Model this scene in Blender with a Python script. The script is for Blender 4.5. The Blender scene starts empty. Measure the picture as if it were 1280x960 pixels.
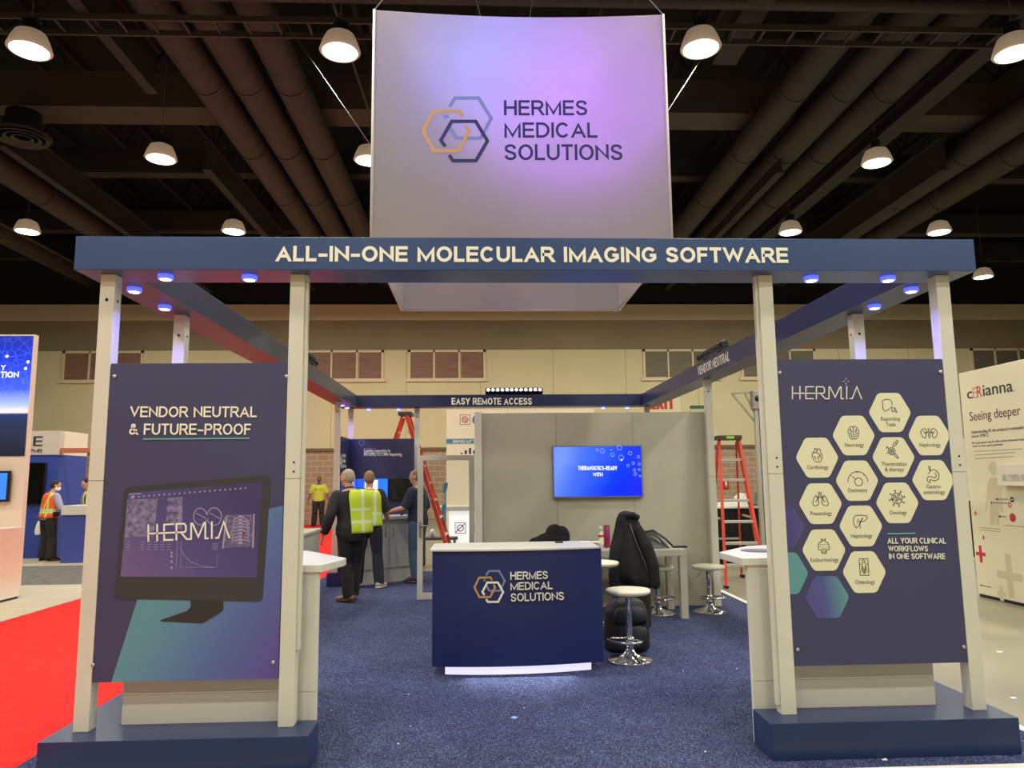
import bpy, bmesh, math, random
from mathutils import Vector, Matrix
random.seed(7)
SC = bpy.context.scene
COL = SC.collection
PI = math.pi

# ------------------------------------------------------------------ camera
F, PITCH, ROLL, YAW, CZ = 928.81, 0.1289, -0.0105, 0.0432, 1.58
cp, sp, cy, sy, cr, sr = math.cos(PITCH), math.sin(PITCH), math.cos(YAW), math.sin(YAW), math.cos(ROLL), math.sin(ROLL)
FWD = Vector((sy*cp, cy*cp, sp)); _r = Vector((cy, -sy, 0)); _u = _r.cross(FWD)
RIGHT = cr*_r + sr*_u; UP = -sr*_r + cr*_u
EYE = Vector((0, 0, CZ))
cam = bpy.data.cameras.new('camera'); camo = bpy.data.objects.new('camera', cam); COL.objects.link(camo)
m3 = Matrix((RIGHT, UP, -FWD)).transposed().to_4x4(); m3.translation = EYE
camo.matrix_world = m3
cam.sensor_width = 36; cam.lens = F/1280*36; cam.clip_end = 200
SC.camera = camo

def ray(px, py): return FWD + RIGHT*((px-640)/F) - UP*((py-480)/F)
def at(px, py, Y): d = ray(px, py); return EYE + d*(Y/d.y)
def fl(px, py, z=0.0): d = ray(px, py); return EYE + d*((z-CZ)/d.z)
def atx(px, py, X): d = ray(px, py); return EYE + d*(X/d.x)

# ------------------------------------------------------------------ world, exposure
SC.view_settings.view_transform = 'Standard'; SC.view_settings.look = 'None'
SC.view_settings.gamma = 1; SC.view_settings.exposure = 0.0
try: SC.view_settings.use_curve_mapping = False
except Exception: pass
W = bpy.data.worlds.new('world'); SC.world = W; W.use_nodes = True
W.node_tree.nodes['Background'].inputs[0].default_value = (1.0, .88, .72, 1)
W.node_tree.nodes['Background'].inputs[1].default_value = 0.007

LAMP_POWER, LAMP_COL = 150.0, (.985, .965, .83)
LAMP_Z = 8.2

def add_light(name, kind, loc, power, col=(1, 1, 1), aim=None, size=.3, spot=1.0, blend=.6):
    l = bpy.data.lights.new(name, kind); l.energy = power; l.color = col
    if kind == 'AREA': l.shape = 'DISK'; l.size = size
    if kind == 'SPOT': l.spot_size = spot; l.spot_blend = blend; l.shadow_soft_size = size
    if kind == 'POINT': l.shadow_soft_size = size
    o = bpy.data.objects.new(name, l); COL.objects.link(o); o.location = loc
    if aim is not None:
        o.rotation_euler = (Vector(aim)-Vector(loc)).to_track_quat('-Z', 'Y').to_euler()
    return o

# the hall's own lamp grid, lamps out of the picture (the ones in view carry their light in their builder)
for X in (-12, -6.6, -2.2, 3.4, 8.45, 12.6):
    for Y in (-5.5, -1.5, 2.6, 6.6):
        add_light('hall_lamp', 'AREA', (X, Y, LAMP_Z), LAMP_POWER, LAMP_COL, size=.5)
for X, Y in ((-12, 10.8), (-16.5, 14.8), (-12, 14.8), (12.6, 14.7), (16.8, 19), (-16.8, 19.3), (3.4, 14.7), (3.4, 19.2), (-2.2, 19.2),
             (-6.6, 24), (-2.2, 24), (3.4, 24), (8.4, 24), (12.6, 24), (-12, 24)):
    add_light('hall_lamp', 'AREA', (X, Y, LAMP_Z), LAMP_POWER, LAMP_COL, size=.5)

# ------------------------------------------------------------------ materials
def lin(c):
    r = []
    for v in c[:3]:
        v /= 255.0
        r.append(v/12.92 if v <= .04045 else ((v+.055)/1.055)**2.4)
    return (*r, 1)
MATS = {}
def mat(name, rgb, rough=.5, metal=0.0, emit=0.0, noise=None, bump=None, trans=0.0, alpha=1.0, spec=.5, rgb2=None, stretch=None):
    """plain procedural surface; noise=(scale, amount) mottles the colour, bump=(scale, strength)"""
    if name in MATS: return MATS[name]
    m = bpy.data.materials.new(name); m.use_nodes = True; nt = m.node_tree; b = nt.nodes['Principled BSDF']
    c = lin(rgb)
    b.inputs['Base Color'].default_value = c
    b.inputs['Roughness'].default_value = rough; b.inputs['Metallic'].default_value = metal
    b.inputs['Specular IOR Level'].default_value = spec
    if trans: b.inputs['Transmission Weight'].default_value = trans
    if alpha < 1: b.inputs['Alpha'].default_value = alpha
    tc = None
    def coords():
        t = nt.nodes.new('ShaderNodeTexCoord'); out = t.outputs['Object']
        if stretch:
            mp = nt.nodes.new('ShaderNodeMapping'); mp.inputs['Scale'].default_value = stretch
            nt.links.new(out, mp.inputs[0]); out = mp.outputs[0]
        return out
    if noise:
        tc = coords()
        n = nt.nodes.new('ShaderNodeTexNoise'); n.inputs['Scale'].default_value = noise[0]; n.inputs['Detail'].default_value = 4
        nt.links.new(tc, n.inputs['Vector'])
        r = nt.nodes.new('ShaderNodeValToRGB')
        r.color_ramp.elements[0].position = .3; r.color_ramp.elements[1].position = .7
        a = noise[1]
        r.color_ramp.elements[0].color = tuple(x*(1-a) for x in c[:3])+(1,)
        r.color_ramp.elements[1].color = lin(rgb2) if rgb2 else tuple(min(1, x*(1+a)) for x in c[:3])+(1,)
        nt.links.new(n.outputs['Fac'], r.inputs[0]); nt.links.new(r.outputs[0], b.inputs['Base Color'])
        if emit: nt.links.new(r.outputs[0], b.inputs['Emission Color'])
    if emit:
        b.inputs['Emission Color'].default_value = c; b.inputs['Emission Strength'].default_value = emit
    if bump:
        tc = tc or coords()
        n2 = nt.nodes.new('ShaderNodeTexNoise'); n2.inputs['Scale'].default_value = bump[0]; n2.inputs['Detail'].default_value = 3
        nt.links.new(tc, n2.inputs['Vector'])
        bp = nt.nodes.new('ShaderNodeBump'); bp.inputs['Strength'].default_value = bump[1]; bp.inputs['Distance'].default_value = .02
        nt.links.new(n2.outputs['Fac'], bp.inputs['Height']); nt.links.new(bp.outputs[0], b.inputs['Normal'])
    MATS[name] = m
    return m
def gradmat(name, stops, axis, rough=.4, emit=0.0, noise=0.0):
    """printed or shown colour gradient along a direction of the object's generated box; stops = [(pos, rgb)]"""
    if name in MATS: return MATS[name]
    m = bpy.data.materials.new(name); m.use_nodes = True; nt = m.node_tree; b = nt.nodes['Principled BSDF']
    b.inputs['Roughness'].default_value = rough
    t = nt.nodes.new('ShaderNodeTexCoord'); d = nt.nodes.new('ShaderNodeVectorMath'); d.operation = 'DOT_PRODUCT'
    d.inputs[1].default_value = axis; nt.links.new(t.outputs['Generated'], d.inputs[0])
    src = d.outputs['Value']
    if noise:
        n = nt.nodes.new('ShaderNodeTexNoise'); n.inputs['Scale'].default_value = 2.2; nt.links.new(t.outputs['Generated'], n.inputs['Vector'])
        ma = nt.nodes.new('ShaderNodeMath'); ma.operation = 'MULTIPLY_ADD'; ma.inputs[1].default_value = noise
        nt.links.new(n.outputs['Fac'], ma.inputs[0]); nt.links.new(src, ma.inputs[2]); src = ma.outputs[0]
    r = nt.nodes.new('ShaderNodeValToRGB'); el = r.color_ramp.elements
    while len(el) < len(stops): el.new(.5)
    for e, (p, c) in zip(el, stops): e.position = p; e.color = lin(c)
    nt.links.new(src, r.inputs[0]); nt.links.new(r.outputs[0], b.inputs['Base Color'])
    if emit: nt.links.new(r.outputs[0], b.inputs['Emission Color']); b.inputs['Emission Strength'].default_value = emit
    MATS[name] = m
    return m

def carpet_mat(name, a, b_, c, scale=260):
    m = bpy.data.materials.new(name); m.use_nodes = True; nt = m.node_tree; b = nt.nodes['Principled BSDF']
    b.inputs['Roughness'].default_value = .95; b.inputs['Specular IOR Level'].default_value = .1
    t = nt.nodes.new('ShaderNodeTexCoord')
    n = nt.nodes.new('ShaderNodeTexNoise'); n.inputs['Scale'].default_value = scale; n.inputs['Detail'].default_value = 3
    n2 = nt.nodes.new('ShaderNodeTexNoise'); n2.inputs['Scale'].default_value = 6; n2.inputs['Detail'].default_value = 5
    for q in (n, n2): nt.links.new(t.outputs['Object'], q.inputs['Vector'])
    r = nt.nodes.new('ShaderNodeValToRGB'); el = r.color_ramp.elements; el.new(.5)
    for e, p, col in zip(el, (.33, .52, .72), (a, b_, c)): e.position = p; e.color = lin(col)
    mx = nt.nodes.new('ShaderNodeMix'); mx.data_type = 'RGBA'; mx.blend_type = 'MULTIPLY'
    r2 = nt.nodes.new('ShaderNodeValToRGB'); r2.color_ramp.elements[0].color = (.86, .86, .86, 1); r2.color_ramp.elements[1].color = (1.1, 1.1, 1.1, 1)
    r2.color_ramp.elements[0].position = .35; r2.color_ramp.elements[1].position = .65
    nt.links.new(n.outputs['Fac'], r.inputs[0]); nt.links.new(n2.outputs['Fac'], r2.inputs[0])
    mx.inputs['Factor'].default_value = 1
    nt.links.new(r.outputs[0], mx.inputs['A']); nt.links.new(r2.outputs[0], mx.inputs['B'])
    nt.links.new(mx.outputs['Result'], b.inputs['Base Color'])
    bp = nt.nodes.new('ShaderNodeBump'); bp.inputs['Strength'].default_value = .6; bp.inputs['Distance'].default_value = .006
    nt.links.new(n.outputs['Fac'], bp.inputs['Height']); nt.links.new(bp.outputs[0], b.inputs['Normal'])
    MATS[name] = m; return m

def brick_mat(name, c1, c2, mort, w=.45, h=.22):
    m = bpy.data.materials.new(name); m.use_nodes = True; nt = m.node_tree; b = nt.nodes['Principled BSDF']
    b.inputs['Roughness'].default_value = .85
    t = nt.nodes.new('ShaderNodeTexCoord'); s = nt.nodes.new('ShaderNodeSeparateXYZ'); k = nt.nodes.new('ShaderNodeCombineXYZ')
    nt.links.new(t.outputs['Object'], s.inputs[0]); nt.links.new(s.outputs['X'], k.inputs['X']); nt.links.new(s.outputs['Z'], k.inputs['Y'])
    br = nt.nodes.new('ShaderNodeTexBrick'); br.inputs['Scale'].default_value = 1
    br.inputs['Brick Width'].default_value = w; br.inputs['Row Height'].default_value = h; br.inputs['Mortar Size'].default_value = .014
    br.inputs['Color1'].default_value = lin(c1); br.inputs['Color2'].default_value = lin(c2); br.inputs['Mortar'].default_value = lin(mort)
    nt.links.new(k.outputs[0], br.inputs['Vector']); nt.links.new(br.outputs['Color'], b.inputs['Base Color'])
    bp = nt.nodes.new('ShaderNodeBump'); bp.inputs['Strength'].default_value = .4; bp.inputs['Distance'].default_value = .01; bp.invert = True
    nt.links.new(br.outputs['Fac'], bp.inputs['Height']); nt.links.new(bp.outputs[0], b.inputs['Normal'])
    MATS[name] = m; return m

def stripe_mat(name, base, parts):
    """cloth with stripes sewn on; parts = [(axis, lo, hi, rgb)] in metres of the cloth's own coordinates (abs value for X)"""
    m = bpy.data.materials.new(name); m.use_nodes = True; nt = m.node_tree; b = nt.nodes['Principled BSDF']
    b.inputs['Roughness'].default_value = .75
    t = nt.nodes.new('ShaderNodeTexCoord'); s = nt.nodes.new('ShaderNodeSeparateXYZ'); nt.links.new(t.outputs['Object'], s.inputs[0])
    ab = nt.nodes.new('ShaderNodeMath'); ab.operation = 'ABSOLUTE'; nt.links.new(s.outputs['X'], ab.inputs[0])
    xs = nt.nodes.new('ShaderNodeMath'); xs.operation = 'MULTIPLY_ADD'; xs.inputs[1].default_value = -.38
    nt.links.new(s.outputs['Z'], xs.inputs[0]); nt.links.new(ab.outputs[0], xs.inputs[2])     # |x| - .38 z : a diagonal
    src = {'X': ab.outputs[0], 'Z': s.outputs['Z'], 'D': xs.outputs[0]}
    cur = None; col = lin(base)
    for ax, lo, hi, rgb in parts:
        g = nt.nodes.new('ShaderNodeMath'); g.operation = 'COMPARE'; g.inputs[1].default_value = (lo+hi)/2; g.inputs[2].default_value = (hi-lo)/2
        nt.links.new(src[ax], g.inputs[0])
        mx = nt.nodes.new('ShaderNodeMix'); mx.data_type = 'RGBA'
        if cur is None: mx.inputs['A'].default_value = col
        else: nt.links.new(cur, mx.inputs['A'])
        mx.inputs['B'].default_value = lin(rgb); nt.links.new(g.outputs[0], mx.inputs['Factor']); cur = mx.outputs['Result']
    nt.links.new(cur, b.inputs['Base Color'])
    MATS[name] = m; return m

# ------------------------------------------------------------------ builders
ORG = {}
def thing(name, label, cat, loc=(0, 0, 0), group=None, kind=None, local=False):
    o = bpy.data.objects.new(name, None); COL.objects.link(o); o.location = loc; o.empty_display_size = .1
    o['label'] = label; o['category'] = cat
    if group: o['group'] = group
    if kind: o['kind'] = kind
    ORG[o.name] = Vector((0, 0, 0)) if local else Vector(loc)
    return o
def tag(o, label, cat, group=None, kind=None):
    o['label'] = label; o['category'] = cat
    if group: o['group'] = group
    if kind: o['kind'] = kind
    return o
def link_mesh(name, me, m, parent=None):
    o = bpy.data.objects.new(name, me); COL.objects.link(o)
    if m: me.materials.clear(); me.materials.append(m)
    if parent is not None:
        org = ORG[parent.name]
        if org.length: me.transform(Matrix.Translation(-org))
        o.parent = parent; ORG[o.name] = org
    else:
        vs = [v.co for v in me.vertices]
        c = Vector(((min(v.x for v in vs)+max(v.x for v in vs))/2, (min(v.y for v in vs)+max(v.y for v in vs))/2, min(v.z for v in vs)))
        me.transform(Matrix.Translation(-c)); o.location = c; ORG[o.name] = c
    return o
def dup(root, loc, rotz, label, group=None, scale=None):
    def rec(o, par):
        c = o.copy(); COL.objects.link(c); c.parent = par
        for ch in list(o.children): rec(ch, c)
        return c
    r = rec(root, None); r.location = loc; r.rotation_euler = (0, 0, rotz); r['label'] = label
    if scale: r.scale = scale
    if group: r['group'] = group
    return r

class Fr:
    """a flat frame: origin, right, up; n points out of the surface"""
    def __init__(s, o, u, v): s.o = Vector(o); s.u = Vector(u).normalized(); s.v = Vector(v).normalized(); s.n = s.u.cross(s.v)
    def p(s, x, y, d=0.0): return s.o + s.u*x + s.v*y + s.n*d
def front(o): return Fr(o, (1, 0, 0), (0, 0, 1))            # faces the aisle in front of the booth (-Y)

class MB:
    def __init__(s): s.V = []; s.F = []; s.S = []
    def add(s, vs, fs, smooth=False):
        b = len(s.V); s.V += [Vector(v) for v in vs]
        for f in fs: s.F.append([i+b for i in f]); s.S.append(smooth)
        return s
    def box(s, x0, x1, y0, y1, z0, z1, M=None):
        vs = [Vector((x, y, z)) for z in (z0, z1) for y in (y0, y1) for x in (x0, x1)]
        if M is not None: vs = [M @ v for v in vs]
        return s.add(vs, [(0, 2, 3, 1), (4, 5, 7, 6), (0, 1, 5, 4), (2, 6, 7, 3), (0, 4, 6, 2), (1, 3, 7, 5)])
    def prism(s, pts, fr, d0, d1):
        n = len(pts); vs = [fr.p(x, y, d0) for x, y in pts]+[fr.p(x, y, d1) for x, y in pts]
        fs = [tuple(range(n))[::-1], tuple(range(n, 2*n))]+[(i, (i+1) % n, n+(i+1) % n, n+i) for i in range(n)]
        return s.add(vs, fs)
    def plan(s, pts, z0, z1): return s.prism(pts, Fr((0, 0, 0), (1, 0, 0), (0, 1, 0)), z0, z1)
    def bar(s, a, b, w, h, up=(0, 0, 1)):
        a = Vector(a); b = Vector(b); d = (b-a).normalized(); up = Vector(up)
        if abs(d.dot(up)) > .98: up = Vector((0, 1, 0))
        r = d.cross(up).normalized(); u = r.cross(d)
        vs = [p+r*(w/2*i)+u*(h/2*j) for p in (a, b) for i, j in ((-1, -1), (1, -1), (1, 1), (-1, 1))]
        return s.add(vs, [(3, 2, 1, 0), (4, 5, 6, 7), (0, 1, 5, 4), (1, 2, 6, 5), (2, 3, 7, 6), (3, 0, 4, 7)])
    def rings(s, rs, smooth=True, cap=True):
        n = len(rs[0]); vs = [v for r in rs for v in r]; fs = []
        for k in range(len(rs)-1):
            for i in range(n):
                j = (i+1) % n; fs.append((k*n+i, k*n+j, (k+1)*n+j, (k+1)*n+i))
        if cap: fs += [tuple(range(n))[::-1], tuple(range((len(rs)-1)*n, len(rs)*n))]
        return s.add(vs, fs, smooth)
    def tube(s, pts, r, n=10, ry=None):
        pts = [Vector(p) for p in pts]; rs = []; prev = None
        for i, p in enumerate(pts):
            d = ((pts[i+1] if i+1 < len(pts) else p)-(pts[i-1] if i else p)).normalized()
            if prev is None:
                ref = Vector((0, 0, 1)) if abs(d.z) < .9 else Vector((1, 0, 0)); x = d.cross(ref).normalized()
            else: x = (prev-d*prev.dot(d)).normalized()
            prev = x; y = d.cross(x); ri = r[i] if isinstance(r, (list, tuple)) else r
            rs.append([p+x*(math.cos(2*PI*k/n)*ri)+y*(math.sin(2*PI*k/n)*ri) for k in range(n)])
        return s.rings(rs)
    def lathe(s, prof, n=28, o=(0, 0, 0), M=None):
        o = Vector(o); rs = []
        for r, z in prof:
            ring = [Vector((math.cos(2*PI*k/n)*max(r, 1e-4), math.sin(2*PI*k/n)*max(r, 1e-4), z)) for k in range(n)]
            rs.append([((M @ v) if M is not None else v)+o for v in ring])
        return s.rings(rs)
    def ell(s, c, r, n=16, m=10, M=None):
        c = Vector(c); rs = []
        for i in range(m+1):
            a = -PI/2+PI*i/m; ring = []
            for k in range(n):
                b = 2*PI*k/n
                v = Vector((math.cos(b)*math.cos(a)*r[0], math.sin(b)*math.cos(a)*r[1], math.sin(a)*r[2]))
                ring.append(c+((M @ v) if M is not None else v))
            rs.append(ring)
        return s.rings(rs)
    def loft(s, spec, n=18, side=(1, 0, 0)):
        """spec = [(centre, rx, ry)] with rings perpendicular to the path, rx along side"""
        rs = []; side = Vector(side)
        C = [Vector(c) for c, _, _ in spec]
        for i, (c, rx, ry) in enumerate(spec):
            c = C[i]; d = (C[min(i+1, len(C)-1)]-C[max(i-1, 0)])
            d = d.normalized() if d.length else Vector((0, 0, 1))
            x = (side-d*side.dot(d))
            x = x.normalized() if x.length > 1e-3 else Vector((0, 1, 0)); y = d.cross(x)
            rs.append([c+x*(math.cos(2*PI*k/n)*rx)+y*(math.sin(2*PI*k/n)*ry) for k in range(n)])
        return s.rings(rs)
    def stroke(s, pts, w, fr, d0=0.0, d1=.0015, closed=False):
        P = [Vector(p) for p in pts]; n = len(P); L = []; R = []
        for i in range(n):
            a = P[i-1] if (closed or i) else None; b = P[(i+1) % n] if (closed or i < n-1) else None
            d1_ = (P[i]-a).normalized() if a is not None else None; d2_ = (b-P[i]).normalized() if b is not None else None
            if d1_ is None: t = d2_; k = 1
            elif d2_ is None: t = d1_; k = 1
            else:
                t = d1_+d2_; t = t.normalized() if t.length > 1e-6 else d1_; k = 1/max(.45, t.dot(d1_))
            nrm = Vector((-t.y, t.x))*(w/2*k); L.append(P[i]+nrm); R.append(P[i]-nrm)
        vs = [fr.p(q.x, q.y, d) for d in (d0, d1) for S_ in (L, R) for q in S_]
        idx = lambda lay, sd, i: lay*2*n+sd*n+i % n
        fs = []
        for i in range(n if closed else n-1):
            j = i+1
            fs += [(idx(1, 0, i), idx(1, 1, i), idx(1, 1, j), idx(1, 0, j)), (idx(0, 0, i), idx(0, 0, j), idx(0, 1, j), idx(0, 1, i)),
                   (idx(0, 0, i), idx(1, 0, i), idx(1, 0, j), idx(0, 0, j)), (idx(0, 1, i), idx(0, 1, j), idx(1, 1, j), idx(1, 1, i))]
        if not closed:
            for i in (0, n-1): fs.append((idx(0, 0, i), idx(0, 1, i), idx(1, 1, i), idx(1, 0, i)))
        return s.add(vs, fs)
    def mesh(s, name='mesh'):
        me = bpy.data.meshes.new(name); me.from_pydata([tuple(v) for v in s.V], [], s.F)
        me.polygons.foreach_set('use_smooth', s.S)
        bm = bmesh.new(); bm.from_mesh(me); bmesh.ops.recalc_face_normals(bm, faces=bm.faces); bm.to_mesh(me); bm.free()
        return me
    def build(s, name, m, parent=None, bevel=0, label=None, kind=None, seg=2):
        me = s.mesh(name)
        o = link_mesh(name, me, m, parent)
        if bevel:
            b = o.modifiers.new('bevel', 'BEVEL'); b.width = bevel; b.segments = seg; b.limit_method = 'ANGLE'; b.angle_limit = .6
        if label: o['label'] = label
        if kind: o['kind'] = kind
        return o
    def blend(s, name, m, parent, voxel=.008, smooth=4, label=None):
        """merge overlapping closed shells into one continuous skin"""
        me = s.mesh('tmp'); t = bpy.data.objects.new('tmp', me); COL.objects.link(t)
        r = t.modifiers.new('r', 'REMESH'); r.mode = 'VOXEL'; r.voxel_size = voxel; r.use_smooth_shade = True
        if smooth:
            q = t.modifiers.new('s', 'SMOOTH'); q.iterations = smooth; q.factor = .5
        dg = bpy.context.evaluated_depsgraph_get(); dg.update()
        out = bpy.data.meshes.new_from_object(t.evaluated_get(dg)); bpy.data.objects.remove(t); bpy.data.meshes.remove(me)
        for p in out.polygons: p.use_smooth = True
        o = link_mesh(name, out, m, parent)
        if label: o['label'] = label
        return o

def struct(name, mb, m, parent=None, label=None, cat=None, **k):
    o = mb.build(name, m, parent, **k)
    if parent is None:
        o['kind'] = 'structure'
        if label: o['label'] = label; o['category'] = cat
    return o

def _arc(cx, cy, rx, ry, a0, a1, n=10):
    return [(cx+rx*math.cos(math.radians(a0+(a1-a0)*k/n)), cy+ry*math.sin(math.radians(a0+(a1-a0)*k/n))) for k in range(n+1)]
GL = {  # capitals as centre lines in a unit box: (relative width, [(points, closed)])
 'A': (.80, [([(0, 0), (.5, 1), (1, 0)], 0), ([(.2, .3), (.8, .3)], 0)]), 'B': (.70, [([(0, 0), (0, 1), (.6, 1)]+_arc(.6, .76, .34, .24, 90, -90, 8)+[(0, .52)], 0), ([(.6, .52)]+_arc(.62, .26, .38, .26, 90, -90, 8)+[(0, 0)], 0)]),
 'C': (.78, [(_arc(.5, .5, .5, .5, 38, 322, 22), 0)]), 'D': (.76, [([(0, 0), (0, 1), (.4, 1)]+_arc(.4, .5, .6, .5, 90, -90, 14)+[(.4, 0)], 1)]),
 'E': (.66, [([(1, 1), (0, 1), (0, 0), (1, 0)], 0), ([(0, .52), (.92, .52)], 0)]), 'F': (.60, [([(1, 1), (0, 1), (0, 0)], 0), ([(0, .5), (.88, .5)], 0)]),
 'G': (.82, [(_arc(.5, .5, .5, .5, 40, 318, 20)+[(.98, .22), (.98, .46), (.56, .46)], 0)]), 'H': (.76, [([(0, 0), (0, 1)], 0), ([(1, 0), (1, 1)], 0), ([(0, .52), (1, .52)], 0)]),
 'I': (.0, [([(.5, 0), (.5, 1)], 0)]), 'J': (.5, [([(1, 1), (1, .25)]+_arc(.5, .25, .5, .25, 0, -180, 10), 0)]), 'K': (.76, [([(0, 0), (0, 1)], 0), ([(.95, 1), (.02, .40)], 0), ([(.36, .62), (1, 0)], 0)]),
 'L': (.58, [([(0, 1), (0, 0), (1, 0)], 0)]), 'M': (.92, [([(0, 0), (0, 1), (.5, .02), (1, 1), (1, 0)], 0)]), 'N': (.76, [([(0, 0), (0, 1), (1, 0), (1, 1)], 0)]),
 'O': (.84, [(_arc(.5, .5, .5, .5, 0, 360, 28)[:-1], 1)]), 'P': (.68, [([(0, 0), (0, 1), (.6, 1)]+_arc(.62, .73, .38, .27, 90, -90, 9)+[(0, .46)], 0)]),
 'R': (.74, [([(0, 0), (0, 1), (.58, 1)]+_arc(.6, .74, .36, .26, 90, -90, 9)+[(0, .48)], 0), ([(.56, .48), (1, 0)], 0)]),
 'S': (.70, [([(.96, .76), (.88, .91), (.7, .98), (.5, 1), (.28, .98), (.1, .90), (.04, .75), (.12, .62), (.3, .55), (.7, .45), (.9, .38), (.98, .24), (.9, .09), (.72, .02), (.5, 0), (.28, .02), (.1, .1), (.02, .25)], 0)]),
 'T': (.66, [([(0, 1), (1, 1)], 0), ([(.5, 0), (.5, 1)], 0)]), 'U': (.74, [([(0, 1), (0, .36)]+_arc(.5, .36, .5, .36, 180, 360, 12)+[(1, 1)], 0)]),
 'V': (.78, [([(0, 1), (.5, 0), (1, 1)], 0)]), 'W': (1.12, [([(0, 1), (.25, 0), (.5, 1), (.75, 0), (1, 1)], 0)]), 'X': (.74, [([(0, 0), (1, 1)], 0), ([(0, 1), (1, 0)], 0)]),
 'Y': (.76, [([(0, 1), (.5, .42), (1, 1)], 0), ([(.5, .42), (.5, 0)], 0)]), 'Z': (.7, [([(0, 1), (1, 1), (0, 0), (1, 0)], 0)]), '-': (.50, [([(0, .38), (1, .38)], 0)]), '/': (.4, [([(0, 0), (1, 1)], 0)]), '.': (.0, [([(.5, 0), (.5, .04)], 0)]),
 '&': (.80, [([(1, 0), (.30, .68), (.24, .86), (.34, .97), (.48, 1), (.62, .94), (.64, .8), (.52, .66), (.14, .44), (.03, .24), (.12, .07), (.34, 0), (.6, .07), (.8, .26), (.9, .5)], 0)])}
def caps(name, s, m, parent, fr, w, h, d, t, d0):
    """upright sans capitals built from strokes of even weight, t = weight / height"""
    gap = .10; wide = [(.30 if c == ' ' else GL[c][0]) for c in s]
    fixed = sum(t for c in s if c != ' '); vari = sum(max(0, x-t) if c != ' ' else x for c, x in zip(s, wide))+gap*(len(s)-1)
    k = max(.2, (w/h-fixed)/vari); x = 0.0; mb = MB(); T_ = t*h
    for c, wd in zip(s, wide):
        if c == ' ': x += (wd+gap)*k*h; continue
        cw = max(0, wd-t)*k*h
        for pts_full, closed in GL[c][1]:
            pts = pts_full
            pts = [q for i_, q in enumerate(pts) if i_ == 0 or abs(q[0]-pts[i_-1][0])+abs(q[1]-pts[i_-1][1]) > 1e-4]
            if closed and abs(pts[0][0]-pts[-1][0])+abs(pts[0][1]-pts[-1][1]) < 1e-4: pts = pts[:-1]
            lay_d = d*(1+.12*(GL[c][1].index((pts_full, closed)))); P = [Vector((x+T_/2+u*cw, T_/2+v*(h-T_))) for u, v in pts]; n = len(P); L = []; R = []
            for i in range(n):
                a = P[i-1] if (closed or i) else None; b = P[(i+1) % n] if (closed or i < n-1) else None
                e1 = (P[i]-a).normalized() if a is not None else None; e2 = (b-P[i]).normalized() if b is not None else None
                if e1 is None or e2 is None:
                    e = e2 if e1 is None else e1; nr = Vector((-e.y, e.x))*(T_/2); sg = -1 if e1 is None else 1
                    v = pts[i][1]; q = [P[i]+nr, P[i]-nr]
                    if v in (0, 1) and abs(e.y) > .3:
                        lim = 0 if v == 0 else h; q = [p+e*((lim-p.y)/e.y) for p in q]
                    elif abs(e.x) > .95 and c in 'EFLTZ-': q = [p+e*(sg*T_/2) for p in q]
                    L.append(q[0]); R.append(q[1])
                else:
                    tt = e1+e2; tt = tt.normalized() if tt.length > 1e-6 else e1; kk = 1/max(.30, tt.dot(e1)); nr = Vector((-tt.y, tt.x))*(T_/2*kk)
                    q = [P[i]+nr, P[i]-nr]
                    for j in (0, 1): q[j] = Vector((q[j].x, min(h, max(0, q[j].y))))
                    L.append(q[0]); R.append(q[1])
            vs = [fr.p(q.x, q.y, dd) for dd in (d0, d0+lay_d) for S_ in (L, R) for q in S_]; fs = []
            ix = lambda lay, sd, i: lay*2*n+sd*n+i % n
            for i in range(n if closed else n-1):
                j = i+1
                fs += [(ix(1, 0, i), ix(1, 1, i), ix(1, 1, j), ix(1, 0, j)), (ix(0, 0, i), ix(0, 0, j), ix(0, 1, j), ix(0, 1, i)), (ix(0, 0, i), ix(1, 0, i), ix(1, 0, j), ix(0, 0, j)), (ix(0, 1, i), ix(0, 1, j), ix(1, 1, j), ix(1, 1, i))]
            if not closed:
                for i in (0, n-1): fs.append((ix(0, 0, i), ix(0, 1, i), ix(1, 1, i), ix(1, 0, i)))
            mb.add(vs, fs)
        x += T_+cw+gap*k*h
    return mb.build(name, m, parent)

def text(name, s, m, parent, fr, w, h, d=.002, bold=0.0, d0=.0003, align=None):
    if len(s) > 1 and all(c == ' ' or c in GL for c in s): return caps(name, s, m, parent, fr, w, h, d, .118+bold*2.9, d0)
    return text_curve(name, s, m, parent, fr, w, h, d, min(bold, .008), d0, align)

def text_curve(name, s, m, parent, fr, w, h, d=.002, bold=0.0, d0=.0003, align=None):
    """lettering fitted to a w x h box whose lower left corner is the frame's origin"""
    cu = bpy.data.curves.new('t', 'FONT'); cu.body = s; cu.extrude = .02; cu.offset = bold; cu.resolution_u = 4
    if align: cu.align_x = align
    t = bpy.data.objects.new('t', cu); COL.objects.link(t)
    dg = bpy.context.evaluated_depsgraph_get(); dg.update()
    me = bpy.data.meshes.new_from_object(t.evaluated_get(dg)); bpy.data.objects.remove(t); bpy.data.curves.remove(cu)
    xs = [v.co.x for v in me.vertices]; ys = [v.co.y for v in me.vertices]
    x0, x1, y0, y1 = min(xs), max(xs), min(ys), max(ys)
    for v in me.vertices:
        v.co = fr.p((v.co.x-x0)/(x1-x0)*w, (v.co.y-y0)/(y1-y0)*h, d0 if v.co.z < 0 else d0+d)
    return link_mesh(name, me, m, parent)
def textpx(name, s, m, parent, x0, y0, x1, y1, Y, bold=0.0, d=.002, yr=None):
    """front-facing lettering whose box covers these photo coordinates on the plane Y"""
    a = at(x0, y1, Y); b = at(x1, y1 if yr is None else yr, Y); c = at(x0, y0, Y)
    return text(name, s, m, parent, Fr(a, b-a, (0, 0, 1)), (b-a).length, c.z-a.z, d, bold)

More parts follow.
